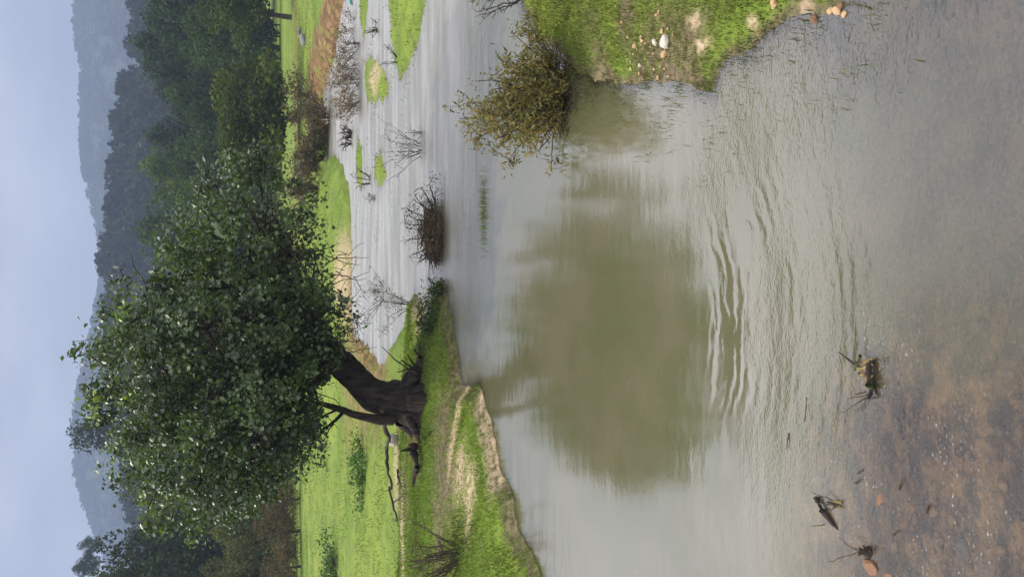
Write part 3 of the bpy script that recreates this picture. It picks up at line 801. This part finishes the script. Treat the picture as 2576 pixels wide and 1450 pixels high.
def bush(name, label, cat, a, b, height, spread, n, seed, r0=0.012, leaf=0, leaf_size=0.05, leaf_col=(0.08, 0.09, 0.02), lean=(0, 0), aspect=0.28, group=None, kids=4, depth=2, mat=None, lmat=None):
    rng = np.random.default_rng(seed)
    c = G(a, b); c[2] = max(gz(c[0], c[1]), -0.04)
    e = empty(name, c); tag(e, label, cat, group)
    T = Tubes(); tips = stems(T, np.array([0, 0, -0.02]), height, spread, n, rng, r0, lean, kids, depth)
    br_ = T.build('branches', mat or M_TWIG, e)
    if leaf:
        k = rng.integers(0, len(tips), leaf)
        pos = tips[k] + rng.normal(size=(leaf, 3)) * leaf_size * 0.9
        V, F = leaves(pos, leaf_size, up=0.2, aspect=aspect, rng=rng)
        cl = np.array(leaf_col)[None, :] * rng.uniform(0.5, 1.5, (leaf, 1)) * np.stack([rng.uniform(0.8, 1.4, leaf), np.ones(leaf), np.ones(leaf)], 1)
        mk('foliage', V, F, lmat or M_WILLOW, br_, col=cl.repeat(4, axis=0))
    return e

# willow bush standing in the water by the right bank
rng = np.random.default_rng(5)
wb = P(1408, 240)
e = empty('willow_bush', wb); tag(e, 'olive leaved willow bush standing in the water off the right bank', 'bush')
T = Tubes(); tips = []
for q in range(46):
    a1 = rng.uniform(1180, 1370); b1 = rng.uniform(95, 380)
    if ((a1 - 1330) / 180) ** 2 + ((b1 - 235) / 170) ** 2 > 1: continue
    tgt = at(a1, b1, wb[1]) - wb; tgt[1] = rng.uniform(-.55, .55)
    p0 = np.array([tgt[0] * 0.25 + rng.normal() * 0.05, tgt[1] * 0.3, -0.06])
    pts = wander(p0, tgt, 8, 0.16, rng); T.add(pts, np.linspace(.012, .004, 8), 5); tips += [pts[-1], pts[-2], pts[-3], pts[4]]
    for _ in range(6):
        i = rng.integers(2, 8); dd = rng.normal(size=3) * 0.13; dd[2] = abs(dd[2])
        p2 = wander(pts[i], pts[i] + dd, 5, .2, rng); T.add(p2, np.linspace(.005, .002, 5), 4); tips += [p2[-1], p2[2], p2[3]]
for (a0, b0, a1, b1) in [(1392, 330, 1395, 425), (1395, 300, 1420, 400), (1385, 340, 1345, 385), (1400, 150, 1300, 70), (1390, 140, 1330, 90), (1400, 130, 1405, 70)]:
    p0 = at(a0, b0, wb[1]) - wb; p1 = at(a1, b1, wb[1]) - wb; p1[1] += rng.uniform(-.2, .2)
    pts = wander(p0, p1, 7, .15, rng); T.add(pts, np.linspace(.008, .003, 7), 5); tips += [pts[-1], pts[-2], pts[-3]]
T.build('branches', M_TWIG, e)
tips = np.array(tips)
nl = 6500
k = rng.integers(0, len(tips), nl); pos = tips[k] + rng.normal(size=(nl, 3)) * 0.045
V, F = leaves(pos, 0.070, up=0.3, aspect=0.25, rng=rng, droop=-0.5)
cl = np.array([0.160, 0.145, 0.038])[None, :] * rng.uniform(0.45, 1.5, (nl, 1)) * np.stack([rng.uniform(0.75, 1.3, nl), np.ones(nl), np.ones(nl)], 1)
mk('foliage', V, F, M_WILLOW, e, col=cl.repeat(4, axis=0))
T = Tubes()
for q in range(60):
    p0 = np.array([rng.uniform(-.4, .45), rng.uniform(-.3, .3), rng.uniform(-.02, .06)])
    T.add(wander(p0, p0 + rng.normal(size=3) * np.array([.25, .25, .07]), 4, .2, rng), np.linspace(.007, .003, 4), 4)
T.build('tangled_base', M_DEBRIS, e)
bush('willow_shoots', 'thin bare willow shoots at the right edge above the grassy bank', 'bush', 1325, -12, .55, .30, 8, 41, leaf=70, leaf_size=.055, leaf_col=(.09, .085, .03), lean=(-.12, 0))

# flood debris bush in mid-stream
rng = np.random.default_rng(6)
db = P(1105, 590)
e = empty('debris_bush', db); tag(e, 'brown bush clogged with flood debris in mid stream', 'bush')
th = rng.uniform(0, 6.28, 2600); u = rng.uniform(0, 1, 2600) ** 0.5
px_ = np.cos(th) * u * 0.50; py_ = np.sin(th) * u * 0.36; pz_ = rng.uniform(-.03, 1, 2600) * 0.36 * np.sqrt(np.clip(1 - u ** 2, 0, 1)) + 0.02
T = Tubes()
for q in range(620):
    p0 = np.array([px_[q], py_[q], pz_[q]]); d = rng.normal(size=3) * np.array([.11, .10, .03])
    T.add([p0 - d, p0 + np.array([0, 0, rng.normal() * .02]), p0 + d], [.004, .007, .003], 3)
T.build('debris_mound', M_DEBRIS, e)
T = Tubes(); tips = []
for (a1, b1) in [(1010, 545), (1018, 560), (1015, 520), (1030, 600), (1040, 640), (1045, 660), (1065, 655), (1085, 655), (1035, 505), (1060, 470), (1080, 455), (1050, 490), (1090, 480), (1025, 575), (1050, 650), (1075, 500), (1095, 500)]:
    p1 = at(a1, b1, db[1]) - db; p1[1] = rng.uniform(-.35, .35)
    p0 = np.array([p1[0] * .55, p1[1] * .4, 0.10]); pts = wander(p0, p1, 7, .2, rng); T.add(pts, np.linspace(.016, .005, 7), 5); tips += [pts[-1], pts[-2], pts[-3]]
    for _ in range(5):
        i = rng.integers(2, 7); p2 = wander(pts[i], pts[i] + rng.normal(size=3) * .11, 4, .25, rng); T.add(p2, np.linspace(.006, .0025, 4), 3); tips += [p2[-1], p2[2]]
T.build('branches', M_TWIG, e)
tips = np.array(tips); sel = tips[tips[:, 0] > -0.1]; nl = 520
pos = sel[rng.integers(0, len(sel), nl)] * np.array([1, 1, .9]) + rng.normal(size=(nl, 3)) * .05
V, F = leaves(pos, .05, aspect=.3, rng=rng)
cl = np.array([.075, .075, .022])[None, :] * rng.uniform(.5, 1.5, (nl, 1)); mk('foliage', V, F, M_WILLOW, e, col=cl.repeat(4, axis=0))

GBB = 'bare bushes in the flooded river'
bush('bare_bush', 'bare grey bush standing in the river above the willow', 'bush', 1058, 375, .80, .75, 12, 51, r0=.007, leaf=20, leaf_col=(.05, .05, .03), kids=5, group=GBB)
bush('bare_bush', 'small bare twigs in the water right of the debris bush', 'bush', 1062, 330, .35, .3, 5, 52, r0=.007, group=GBB)
bush('bare_bush', 'dark leafy twigs sticking up between tree spit and debris bush, farther one', 'bush', 965, 735, .5, .9, 11, 53, r0=.008, leaf=260, leaf_col=(.045, .055, .02), group=GBB)
bush('bare_bush', 'dark leafy twigs at the tip of the grassy spit, nearer one', 'bush', 1030, 770, .6, .5, 9, 54, r0=.007, leaf=320, leaf_col=(.09, .085, .025), group=GBB)
bush('bare_bush', 'twig stub on the small grassy islet in mid river', 'bush', 930, 455, .5, .5, 6, 55, r0=.016, group=GBB)
bush('bare_bush', 'low dark twigs left of the small grassy islet', 'bush', 945, 500, .3, .35, 5, 56, r0=.012, group=GBB)
bush('bare_bush', 'dark twigs on the right hand islet', 'bush', 1000, 155, .35, .45, 5, 57, r0=.010, group=GBB)
bush('bare_bush', 'dark stub in the strip of water by the right islets', 'bush', 905, 108, .5, .5, 6, 58, r0=.014, group=GBB)
bush('bare_bush', 'dark stub near the teal litter at the right edge', 'bush', 950, 68, .35, .5, 7, 59, r0=.016, group=GBB)
for i, (a, b, h, s, lb) in enumerate([(888, 70, .9, 1.4, 'brown brush in the side channel, nearest the right edge'), (893, 115, 1.0, 1.6, 'brown brush in the side channel, second from the right edge'), (896, 160, 1.0, 1.6, 'brown brush in the side channel, third from the right edge'),
                                      (903, 195, 1.1, 1.4, 'brown brush in the side channel, just behind the green islet'), (902, 240, 1.0, 1.5, 'brown brush in the side channel, fifth from the right edge'), (903, 275, .8, 1.0, 'brown brush in the side channel, leftmost of the row')]):
    bush('channel_brush', lb, 'brush', a, b, h * .8, s, 9, 60 + i, r0=.010, leaf=420, leaf_size=.085, leaf_col=(.13, .10, .045), group='brown brush standing in the side channel', kids=4)
for i, (a, b) in enumerate([(885, 345), (884, 358), (886, 335)]):
    bush('stub', ['middle dark stub in the bright far channel', 'left dark stub in the bright far channel', 'right dark stub in the bright far channel'][i], 'stub', a, b, .4, .25, 5, 80 + i, r0=.03, group='dark stubs in the far channel')
for i, (a, b, lb) in enumerate([(828, 300, 'olive scrub on the far bank, rightmost clump'), (822, 345, 'olive scrub on the far bank, second clump from the right'), (812, 390, 'olive scrub on the far bank, middle clump'),
                                (806, 430, 'olive scrub on the far bank, clump nearest the long green islet'), (800, 470, 'olive scrub on the far bank beside the riverside tree leaves'), (790, 255, 'low scrub on top of the far brown bank')]):
    bush('bank_scrub', lb, 'scrub', a, b, 1.1, 1.7, 16, 90 + i, r0=.02, leaf=900, leaf_size=.14, leaf_col=(.075, .068, .028), aspect=.5, group='olive scrub along the far bank')
bush('bank_shrub', 'spiky bare shrub at the left edge of the near grassy spit', 'shrub', 1150, 1395, .75, .85, 22, 100, r0=.010, leaf=90, leaf_size=.05, leaf_col=(.12, .10, .03), lean=(-.2, 0))
bush('spit_weeds', 'leafy weeds on the thin tip of the tree bank', 'weeds', 1116, 735, .2, .35, 14, 101, r0=.005, leaf=420, leaf_size=.06, leaf_col=(.05, .09, .02), aspect=.5)
bush('weed_patch', 'dark green weeds along the water side of the tree bank', 'weeds', 1092, 800, .22, .6, 20, 102, r0=.004, leaf=700, leaf_size=.06, leaf_col=(.05, .085, .02), aspect=.5)
bush('weed_clump', 'dark green weeds at the far left of the meadow', 'weeds', 845, 1440, .35, 1.6, 20, 103, r0=.006, leaf=900, leaf_size=.12, leaf_col=(.05, .11, .018), aspect=.6)
bush('weed_clump', 'long bright green weed patch in the middle of the left meadow', 'weeds', 915, 1180, .22, 1.5, 20, 104, r0=.005, leaf=1100, leaf_size=.10, leaf_col=(.07, .15, .02), aspect=.6)

# ------------------------------------------------------------------ grass
def grass(name, label, xy, length, base, seed, width=0.006, dry=0.15):
    rng = np.random.default_rng(seed)
    x, y = xy[:, 0], xy[:, 1]; n = len(x)
    z = np.maximum(fields(x, y)[0], -0.015)
    th = rng.uniform(0, 6.28, n); lean = rng.uniform(0.1, 0.9, n)
    ln = length * rng.uniform(0.4, 1.3, n)
    wv_ = width * rng.uniform(0.7, 1.4, n)
    ph = rng.uniform(0, 6.28, n)
    b0 = np.stack([x - np.cos(ph) * wv_, y - np.sin(ph) * wv_, z - 0.01], 1); b1 = np.stack([x + np.cos(ph) * wv_, y + np.sin(ph) * wv_, z - 0.01], 1)
    tip = np.stack([x + np.cos(th) * lean * ln, y + np.sin(th) * lean * ln, z + ln * np.sqrt(np.clip(1 - (lean * 0.8) ** 2, 0.1, 1))], 1)
    V = np.stack([b0, b1, tip], 1).reshape(-1, 3); F = np.arange(n * 3).reshape(-1, 3)
    patch = 1 + 0.35 * bumps(x, y, 2.6) + 0.2 * bumps(x, y, 9)
    c = np.array(base)[None, :] * np.clip(patch, .4, 1.8)[:, None] * rng.uniform(0.6, 1.4, (n, 1))
    dr = rng.uniform(size=n) < dry
    c[dr] = np.array([0.20, 0.165, 0.075]) * rng.uniform(0.6, 1.3, (dr.sum(), 1))
    o = mk(name, V, F, M_GRASS, col=c.repeat(3, axis=0)); tag(o, label, 'grass', kind='stuff'); return o

rng = np.random.default_rng(11)
def sample(n, xr, yr, cond):
    x = rng.uniform(*xr, n); y = rng.uniform(*yr, n); f = fields(x, y); k = cond(x, y, *f)
    return np.stack([x[k], y[k]], 1)
def rb(x, y, h, land, dl, dr, di):
    sand_ = spots(x, y, [s for s in SAND if s[0] > 1500], 1, 1); lit_ = spots(x, y, [s for s in LITTER if s[0] > 1400], 1, 1)
    p = np.where(dr > 0, smooth(0.35 + dr / 0.5 + 0.35 * bumps(x, y, 4)), 0.42 * np.exp(dr / 0.20) * smooth(bumps(x, y, 5) + .5)) * (1 - 0.85 * sand_) * (1 - 0.35 * lit_)
    return (rng.uniform(size=len(x)) < p) & (dr > -0.5)
grass('bank_grass', 'short grass covering the near right bank', sample(150000, (0.6, 4.2), (2.0, 9.0), rb), 0.045, (0.090, 0.120, 0.021), 12, width=0.0035, dry=0.26)
def lb_(x, y, h, land, dl, dr, di):
    sand_ = np.clip(spots(x, y, SAND, 1, 1), 0, 1); lit_ = spots(x, y, LITTER, 1, 1)
    p = np.where(dl > -0.02, smooth(0.45 + dl / 0.7 + 0.35 * bumps(x, y, 3)), 0.0) * (1 - 0.95 * sand_) * (1 - 0.88 * lit_)
    return (rng.uniform(size=len(x)) < p)
grass('spit_grass', 'bright grass on the left spit and tree bank', sample(170000, (-6.5, 1.2), (6.0, 15.0), lb_), 0.055, (0.118, 0.190, 0.024), 13, width=0.006, dry=0.12)
def mb(x, y, h, land, dl, dr, di):
    return (rng.uniform(size=len(x)) < np.where(land > 0, smooth(0.45 + 0.4 * bumps(x, y, 1.2)), 0.8 * np.exp(di / 0.8) * smooth(bumps(x, y * .5, 2.5) + .15) * (y < 38)))
grass('meadow_grass', 'bright green grass of the far meadows and islets', sample(120000, (-16, 18), (14.0, 46.0), mb), 0.06, (0.165, 0.245, 0.032), 14, width=0.014, dry=0.10)
x_ = rng.uniform(0.6, 3.6, 60000); y_ = rng.uniform(2.2, 8.5, 60000); f_ = fields(x_, y_)
k_ = (f_[3] < 0.06) & (f_[3] > -0.7) & (rng.uniform(size=60000) < 0.75 * np.exp(np.minimum(f_[3], 0) / 0.22) * smooth(bumps(x_, y_, 6.5) * 1.4 + .25))
grass('shore_grass', 'thin grass blades standing in the shallows along the right bank', np.stack([x_[k_], y_[k_]], 1), 0.065, (0.075, 0.105, 0.022), 16, width=0.0045, dry=0.2)
# grass tussock drowned in the river
c = P(1218, 530)
xy = np.stack([c[0] + rng.normal(size=500) * 0.24, c[1] + rng.normal(size=500) * 0.06], 1)
o = grass('river_tussock', 'drowned grass tussock showing as thin green blades in mid river', xy, 0.10, (0.10, 0.15, 0.03), 15, width=0.004, dry=0.3)

# ------------------------------------------------------------------ stones
def stone_mesh(seed, sub=2):
    import bmesh
    bm = bmesh.new(); bmesh.ops.create_icosphere(bm, subdivisions=sub, radius=1)
    r2 = np.random.default_rng(seed); A = r2.normal(size=(5, 3)); A /= np.linalg.norm(A, axis=1, keepdims=True); D = r2.uniform(.55, .9, 5)
    for v in bm.verts:
        p = np.array(v.co); 
        for q in range(5):
            s = p @ A[q]
            if s > D[q]: p = p - A[q] * (s - D[q]) * 0.9
        p = p * (1 + 0.08 * r2.normal()) 
        v.co = p
    me = bpy.data.meshes.new('stone'); bm.to_mesh(me); bm.free(); me.update(); return me
STONES = [stone_mesh(i) for i in range(5)]
def stone(name, label, a, b, size, mat, group=None, sq=0.65, sink=0.3):
    c = G(a, b); z = gz(c[0], c[1])
    me = STONES[random.randrange(5)].copy(); me.materials.clear(); me.materials.append(mat)
    o = bpy.data.objects.new(name, me); COL.objects.link(o)
    o.location = (c[0], c[1], max(z, -0.02) + size * sq * sink); o.scale = (size * random.uniform(.8, 1.25), size * random.uniform(.7, 1.0), size * sq)
    o.rotation_euler = (random.uniform(-.3, .3), random.uniform(-.3, .3), random.uniform(0, 6.28))
    return tag(o, label, 'stone', group)
def z7(x, y): return (2200 + .5517 * x) / 1.5528, .3553 * y
GST = 'small tan stones in the right bank grass'
for (x, y, s) in [(425, 155, 26), (475, 265, 22), (515, 325, 34), (560, 265, 26), (575, 290, 26), (590, 305, 20), (718, 225, 28), (755, 205, 20), (790, 245, 22), (480, 375, 16), (515, 385, 18), (490, 440, 22), (500, 490, 22),
                  (655, 380, 16), (690, 550, 30), (650, 490, 22), (735, 490, 16), (555, 520, 22), (665, 105, 20), (692, 85, 22), (505, 100, 16), (385, 45, 14), (755, 540, 16), (600, 190, 14), (565, 185, 14), (620, 230, 12), (540, 350, 14), (460, 420, 12), (600, 420, 12), (630, 330, 14), (700, 470, 14), (580, 560, 14)]:
    a, b = z7(x, y); stone('bank_stone', 'small tan stone lying in the grass of the right bank', a, b, s * .3553 / F_PX * 4.9 * .8, M_STONE, GST, sink=.75)
a, b = z7(740, 300); stone('white_stone', 'largest white stone on the right bank', a, b, .052, M_WSTONE, sq=.75, sink=.5)
a, b = z7(655, 300); stone('white_stone', 'smaller pale stone left of the big white stone, toward the river', a, b, .030, M_WSTONE)
a, b = z7(545, 460); stone('white_stone', 'tiny white stone close to the water edge of the right bank', a, b, .020, M_WSTONE)
a, b = z7(735, 382); stone('pale_stone', 'two toned orange stone just below the big white stone', a, b, .040, M_STONE)
for (x, y, s, lb) in [(1500, 12, .028, 'tan stone at the right edge where grass meets shallow water, upper one'), (1515, 36, .026, 'tan stone at the right edge where grass meets shallow water, lower one'),
                      (1910, 80, .026, 'orange stone at the lower tip of the right bank, nearest the grass'), (1945, 82, .030, 'orange stone at the lower tip of the right bank, middle one'), (1990, 102, .022, 'orange stone at the lower tip of the right bank, outermost'), (1795, 140, .034, 'dark red brown stone in the shallows off the right bank tip'), (1975, 40, .028, 'reddish stone at the right edge of the bank tip')]:
    a, b = z7(x, y); stone('edge_stone', lb, a, b, s, M_RSTONE if 'red' in lb else M_STONE)
stone('river_stone', 'orange brown stone in the riffle at the lower left edge', 2195, 1425, .060, M_RSTONE, sq=.5)
stone('river_stone', 'small orange stone beside the bigger one at the lower left edge', 2235, 1448, .035, M_RSTONE)
stone('river_stone', 'small dark red stone breaking the riffle in the left foreground', 2216, 1257, .035, M_RSTONE)
stone('river_stone', 'dark grey stone at the bottom left corner', 2480, 1432, .05, M_GSTONE, sink=-.45)
stone('river_stone', 'dark grey stone in the left riffle with foam round it', 2415, 1385, .045, M_GSTONE, sink=-.3)
stone('meadow_boulder', 'grey boulder on the far right meadow', 768, 103, .35, M_GSTONE)
stone('meadow_boulder', 'smaller grey boulder beside the far meadow gully', 757, 78, .22, M_GSTONE)
# pale rock and old stump at the foot of the tree
stone('pale_rock', 'pale grey rock at the left foot of the riverside tree', 1000, 1106, .14, M_WSTONE, sq=.9, sink=.7)

# gravel on the river bed of the riffle
rng = np.random.default_rng(21)
gm = STONES[0]; gv = np.array([v.co[:] for v in gm.vertices]); gf = np.array([p.vertices[:] for p in gm.polygons])
ico = stone_mesh(77, 1); gv = np.array([v.co[:] for v in ico.vertices]); gf = np.array([p.vertices[:] for p in ico.polygons])
VV, FF, CC, off = [], [], [], 0
for q in range(2300):
    x, y = rng.uniform(-2.0, 1.9), rng.uniform(1.4, 4.2)
    if x > 0.2 and x < 1.0 and rng.uniform() < .6: continue
    if gz(x, y) > -.03: continue
    s = min(rng.gamma(2.0, 0.0055) + .004, .030)
    th = rng.uniform(0, 6.28)
    p = gv * np.array([s * rng.uniform(.8, 1.4), s, s * .45])
    p = np.stack([p[:, 0] * math.cos(th) - p[:, 1] * math.sin(th), p[:, 0] * math.sin(th) + p[:, 1] * math.cos(th), p[:, 2]], 1)
    VV.append(p + np.array([x, y, gz(x, y) + .3 * s])); FF.append(gf + off); off += len(gv)
    CC.append(np.tile(np.array([[.30, .21, .13], [.12, .12, .13], [.20, .15, .11], [.06, .055, .055]])[rng.integers(4)] * rng.uniform(.6, 1.3), (len(gv), 1)))
mtg, N, L, out = new_mat('bed_gravel')
a_ = N.new('ShaderNodeAttribute'); a_.attribute_name = 'Col'; pp = N.new('ShaderNodeBsdfPrincipled'); pp.inputs['Roughness'].default_value = .7
L.new(a_.outputs['Color'], pp.inputs['Base Color']); L.new(pp.outputs[0], out.inputs['Surface'])
o = mk('bed_gravel', np.concatenate(VV), np.concatenate(FF), mtg, col=np.concatenate(CC), smooth_sh=True); tag(o, 'mottled gravel on the shallow river bed', 'gravel', kind='stuff')

# ------------------------------------------------------------------ sticks and debris in the riffle
def sticks(name, label, a, b, items, cat='debris', extra=None):
    """items: (a0, b0, a1, b1, rise0, rise1, radius) picture points with heights above the water"""
    c = P(a, b); e = empty(name, c); tag(e, label, cat)
    for it in items:
        part, lst, mat = it
        for (a0, b0, a1, b1, z0, z1, r) in lst:
            T = Tubes(); p0 = P(a0, b0, z0); p1 = P(a1, b1, z1)
            T.add(wander(p0 - c, p1 - c, 9, .16), np.linspace(r, r * .45, 9) * R.uniform(.8, 1.2, 9), 8)
            T.build(part, mat, e)
    return e
M_MOSS = noise_mat('mossy_wood', (0.02, 0.03, 0.008), (0.07, 0.09, 0.02), scale=30, bump=.4)
M_STRAW = noise_mat('straw_debris', (0.16, 0.11, 0.04), (0.40, 0.30, 0.13), scale=30, bump=.3)
e = sticks('driftwood_snag', 'driftwood snag with straw and twigs breaking the riffle', 2180, 950, [
    ('log', [(2190, 905, 2185, 960, .02, .05, .020), (2195, 940, 2185, 1000, .0, .04, .017)], M_BARK),
    ('stick', [(2165, 925, 2110, 885, .05, .09, .008), (2190, 1005, 2105, 1040, .03, .05, .004), (2180, 985, 2150, 990, .02, .06, .005), (2185, 990, 2130, 1000, .02, .06, .003), (2160, 940, 2150, 905, .05, .08, .007)], M_TWIG),
    ('straw', [(2160, 915, 2195, 900, .07, .02, .012), (2155, 930, 2195, 915, .07, .02, .014), (2165, 945, 2195, 930, .06, .01, .012), (2175, 955, 2200, 940, .05, .0, .012)], M_STRAW),
    ('mossy_stick', [(2165, 895, 2150, 930, .10, .06, .010), (2185, 965, 2195, 975, .05, .02, .022)], M_MOSS)])
sticks('sunken_branch', 'dark wet branch lying across the riffle in the left foreground', 2080, 1290, [
    ('branch', [(2052, 1250, 2068, 1285, .015, .02, .013), (2065, 1280, 2108, 1330, .02, .0, .016)], M_BARK), ('twig', [(2075, 1318, 2040, 1322, .02, .05, .003)], M_TWIG)])
sticks('twig_clump', 'small twig clump in the riffle right of the sunken branch', 2105, 1265, [
    ('stalk', [(2110, 1270, 2080, 1262, .0, .05, .012), (2100, 1262, 2040, 1235, .02, .06, .004), (2100, 1268, 2050, 1262, .02, .06, .004), (2110, 1268, 2085, 1285, .02, .05, .004)], M_TWIG), ('straw', [(2115, 1262, 2092, 1258, .0, .05, .010), (2112, 1272, 2096, 1276, .0, .04, .009)], M_STRAW)])
sticks('root_clump', 'dark root clump with thin twigs at the lower left', 2175, 1385, [
    ('root', [(2188, 1380, 2162, 1384, -.01, .06, .012), (2180, 1395, 2165, 1378, 0, .05, .011), (2192, 1390, 2170, 1392, 0, .04, .010), (2185, 1374, 2160, 1390, 0, .05, .009), (2192, 1384, 2158, 1396, 0, .05, .008), (2186, 1400, 2172, 1370, 0, .03, .009), (2190, 1398, 2160, 1376, 0, .06, .007)], M_BARK), ('twig', [(2165, 1386, 2080, 1412, .04, .08, .004), (2165, 1382, 2120, 1365, .04, .07, .003), (2165, 1390, 2110, 1350, .04, .06, .003)], M_TWIG)])
for (a, b, a1, b1, lb) in [(2155, 1190, 2172, 1178, 'short dark twig in the riffle between the snag and the twig clump'), (2150, 1215, 2162, 1204, 'thin twig just left of the short riffle twig'), (2330, 1290, 2338, 1262, 'pale stalk lying in the shallows right of the foamy grey stone'),
                           (2245, 1345, 2258, 1332, 'stubby brown twig below the dark root clump'), (2262, 1230, 2270, 1200, 'thin drifting stalk below the small red stone'), (2030, 1000, 2022, 1060, 'thin waterlogged stalk upstream of the snag'), (1985, 1090, 1978, 1130, 'hair thin stalk floating on the calm edge of the riffle')]:
    sticks('drift_twig', lb, a, b, [('twig', [(a, b, a1, b1, .004, .010, .0045)], M_TWIG)], cat='twig')
# dead branches and roots strewn left of the tree
sticks('fallen_branch', 'long dead branch running along the sandy edge left of the tree', 985, 1200, [
    ('branch', [(965, 1065, 972, 1130, .75, .60, .05), (970, 1125, 985, 1230, .60, .48, .04), (982, 1225, 1000, 1312, .48, .42, .03)], M_BARK2), ('twig', [(985, 1230, 960, 1235, .5, .7, .01), (1000, 1180, 1010, 1230, .4, .4, .02), (990, 1260, 1010, 1240, .4, .4, .015)], M_TWIG)])
sticks('rotten_log', 'dark rotten log lying under the left side of the tree', 1045, 1150, [
    ('log', [(1036, 1120, 1050, 1172, .52, .48, .075), (1050, 1172, 1038, 1222, .48, .44, .045)], M_BARK), ('broken_branch', [(1030, 1128, 1010, 1132, .6, .8, .03)], M_BARK2)])
sticks('brush_pile', 'tangle of dead roots right of the trunk foot', 1040, 920, [
    ('branch', [(1050, 935, 1010, 905, .45, .75, .025), (1045, 925, 1025, 890, .45, .62, .02), (1050, 920, 1000, 935, .45, .8, .02), (1058, 900, 1040, 880, .42, .45, .03), (1055, 940, 960, 870, .45, 1.0, .014), (1050, 930, 1022, 925, .45, .65, .018)], M_BARK)], cat='roots')

# fence in the far right meadow
gc = G(705, 92); fe = empty('field_fence', gc); tag(fe, 'small wooden field fence by the slender tree in the far meadow', 'fence')
for k_ in range(3):
    T = Tubes(); T.add([(-1.0 + k_ * 1.0, 0, -.1), (-1.0 + k_ * 1.0, 0, 1.25)], [.07, .06], 6); T.build('post', M_WOOD, fe)
for z_ in (.5, 1.05):
    T = Tubes(); T.add([(-1.15, .05, z_), (0, .07, z_ + .02), (1.15, .05, z_)], [.05, .05, .05], 6); T.build('rail', M_WOOD, fe)
c = G(887, 6); T = Tubes(); T.add([(-.08, 0, .01), (-.03, .02, .05), (.04, 0, .06), (.1, .03, .02)], [.03, .05, .04, .015], 8)
o = T.build('plastic_litter', M_TEAL, None, loc=c); tag(o, 'scrap of teal plastic litter by the water at the right edge', 'litter')

# ------------------------------------------------------------------ haze
def box(x0, x1, y0, y1, z0, z1):
    V = [(x, y, z) for x in (x0, x1) for y in (y0, y1) for z in (z0, z1)]
    F = [(0, 1, 3, 2), (4, 6, 7, 5), (0, 4, 5, 1), (2, 3, 7, 6), (0, 2, 6, 4), (1, 5, 7, 3)]
    return V, F
mt, N, L, out = new_mat('haze_air')
pv = N.new('ShaderNodeVolumePrincipled')
pv.inputs['Color'].default_value = (0.47, 0.60, 0.84, 1)
pv.inputs['Density'].default_value = 0.00085
pv.inputs['Anisotropy'].default_value = 0.0
L.new(pv.outputs[0], out.inputs['Volume'])
V, F = box(-2600, 2600, -60, 3100, -8, 260)
o = mk('haze', V, F, mt); tag(o, 'thin blue haze in the air', 'haze', kind='stuff')
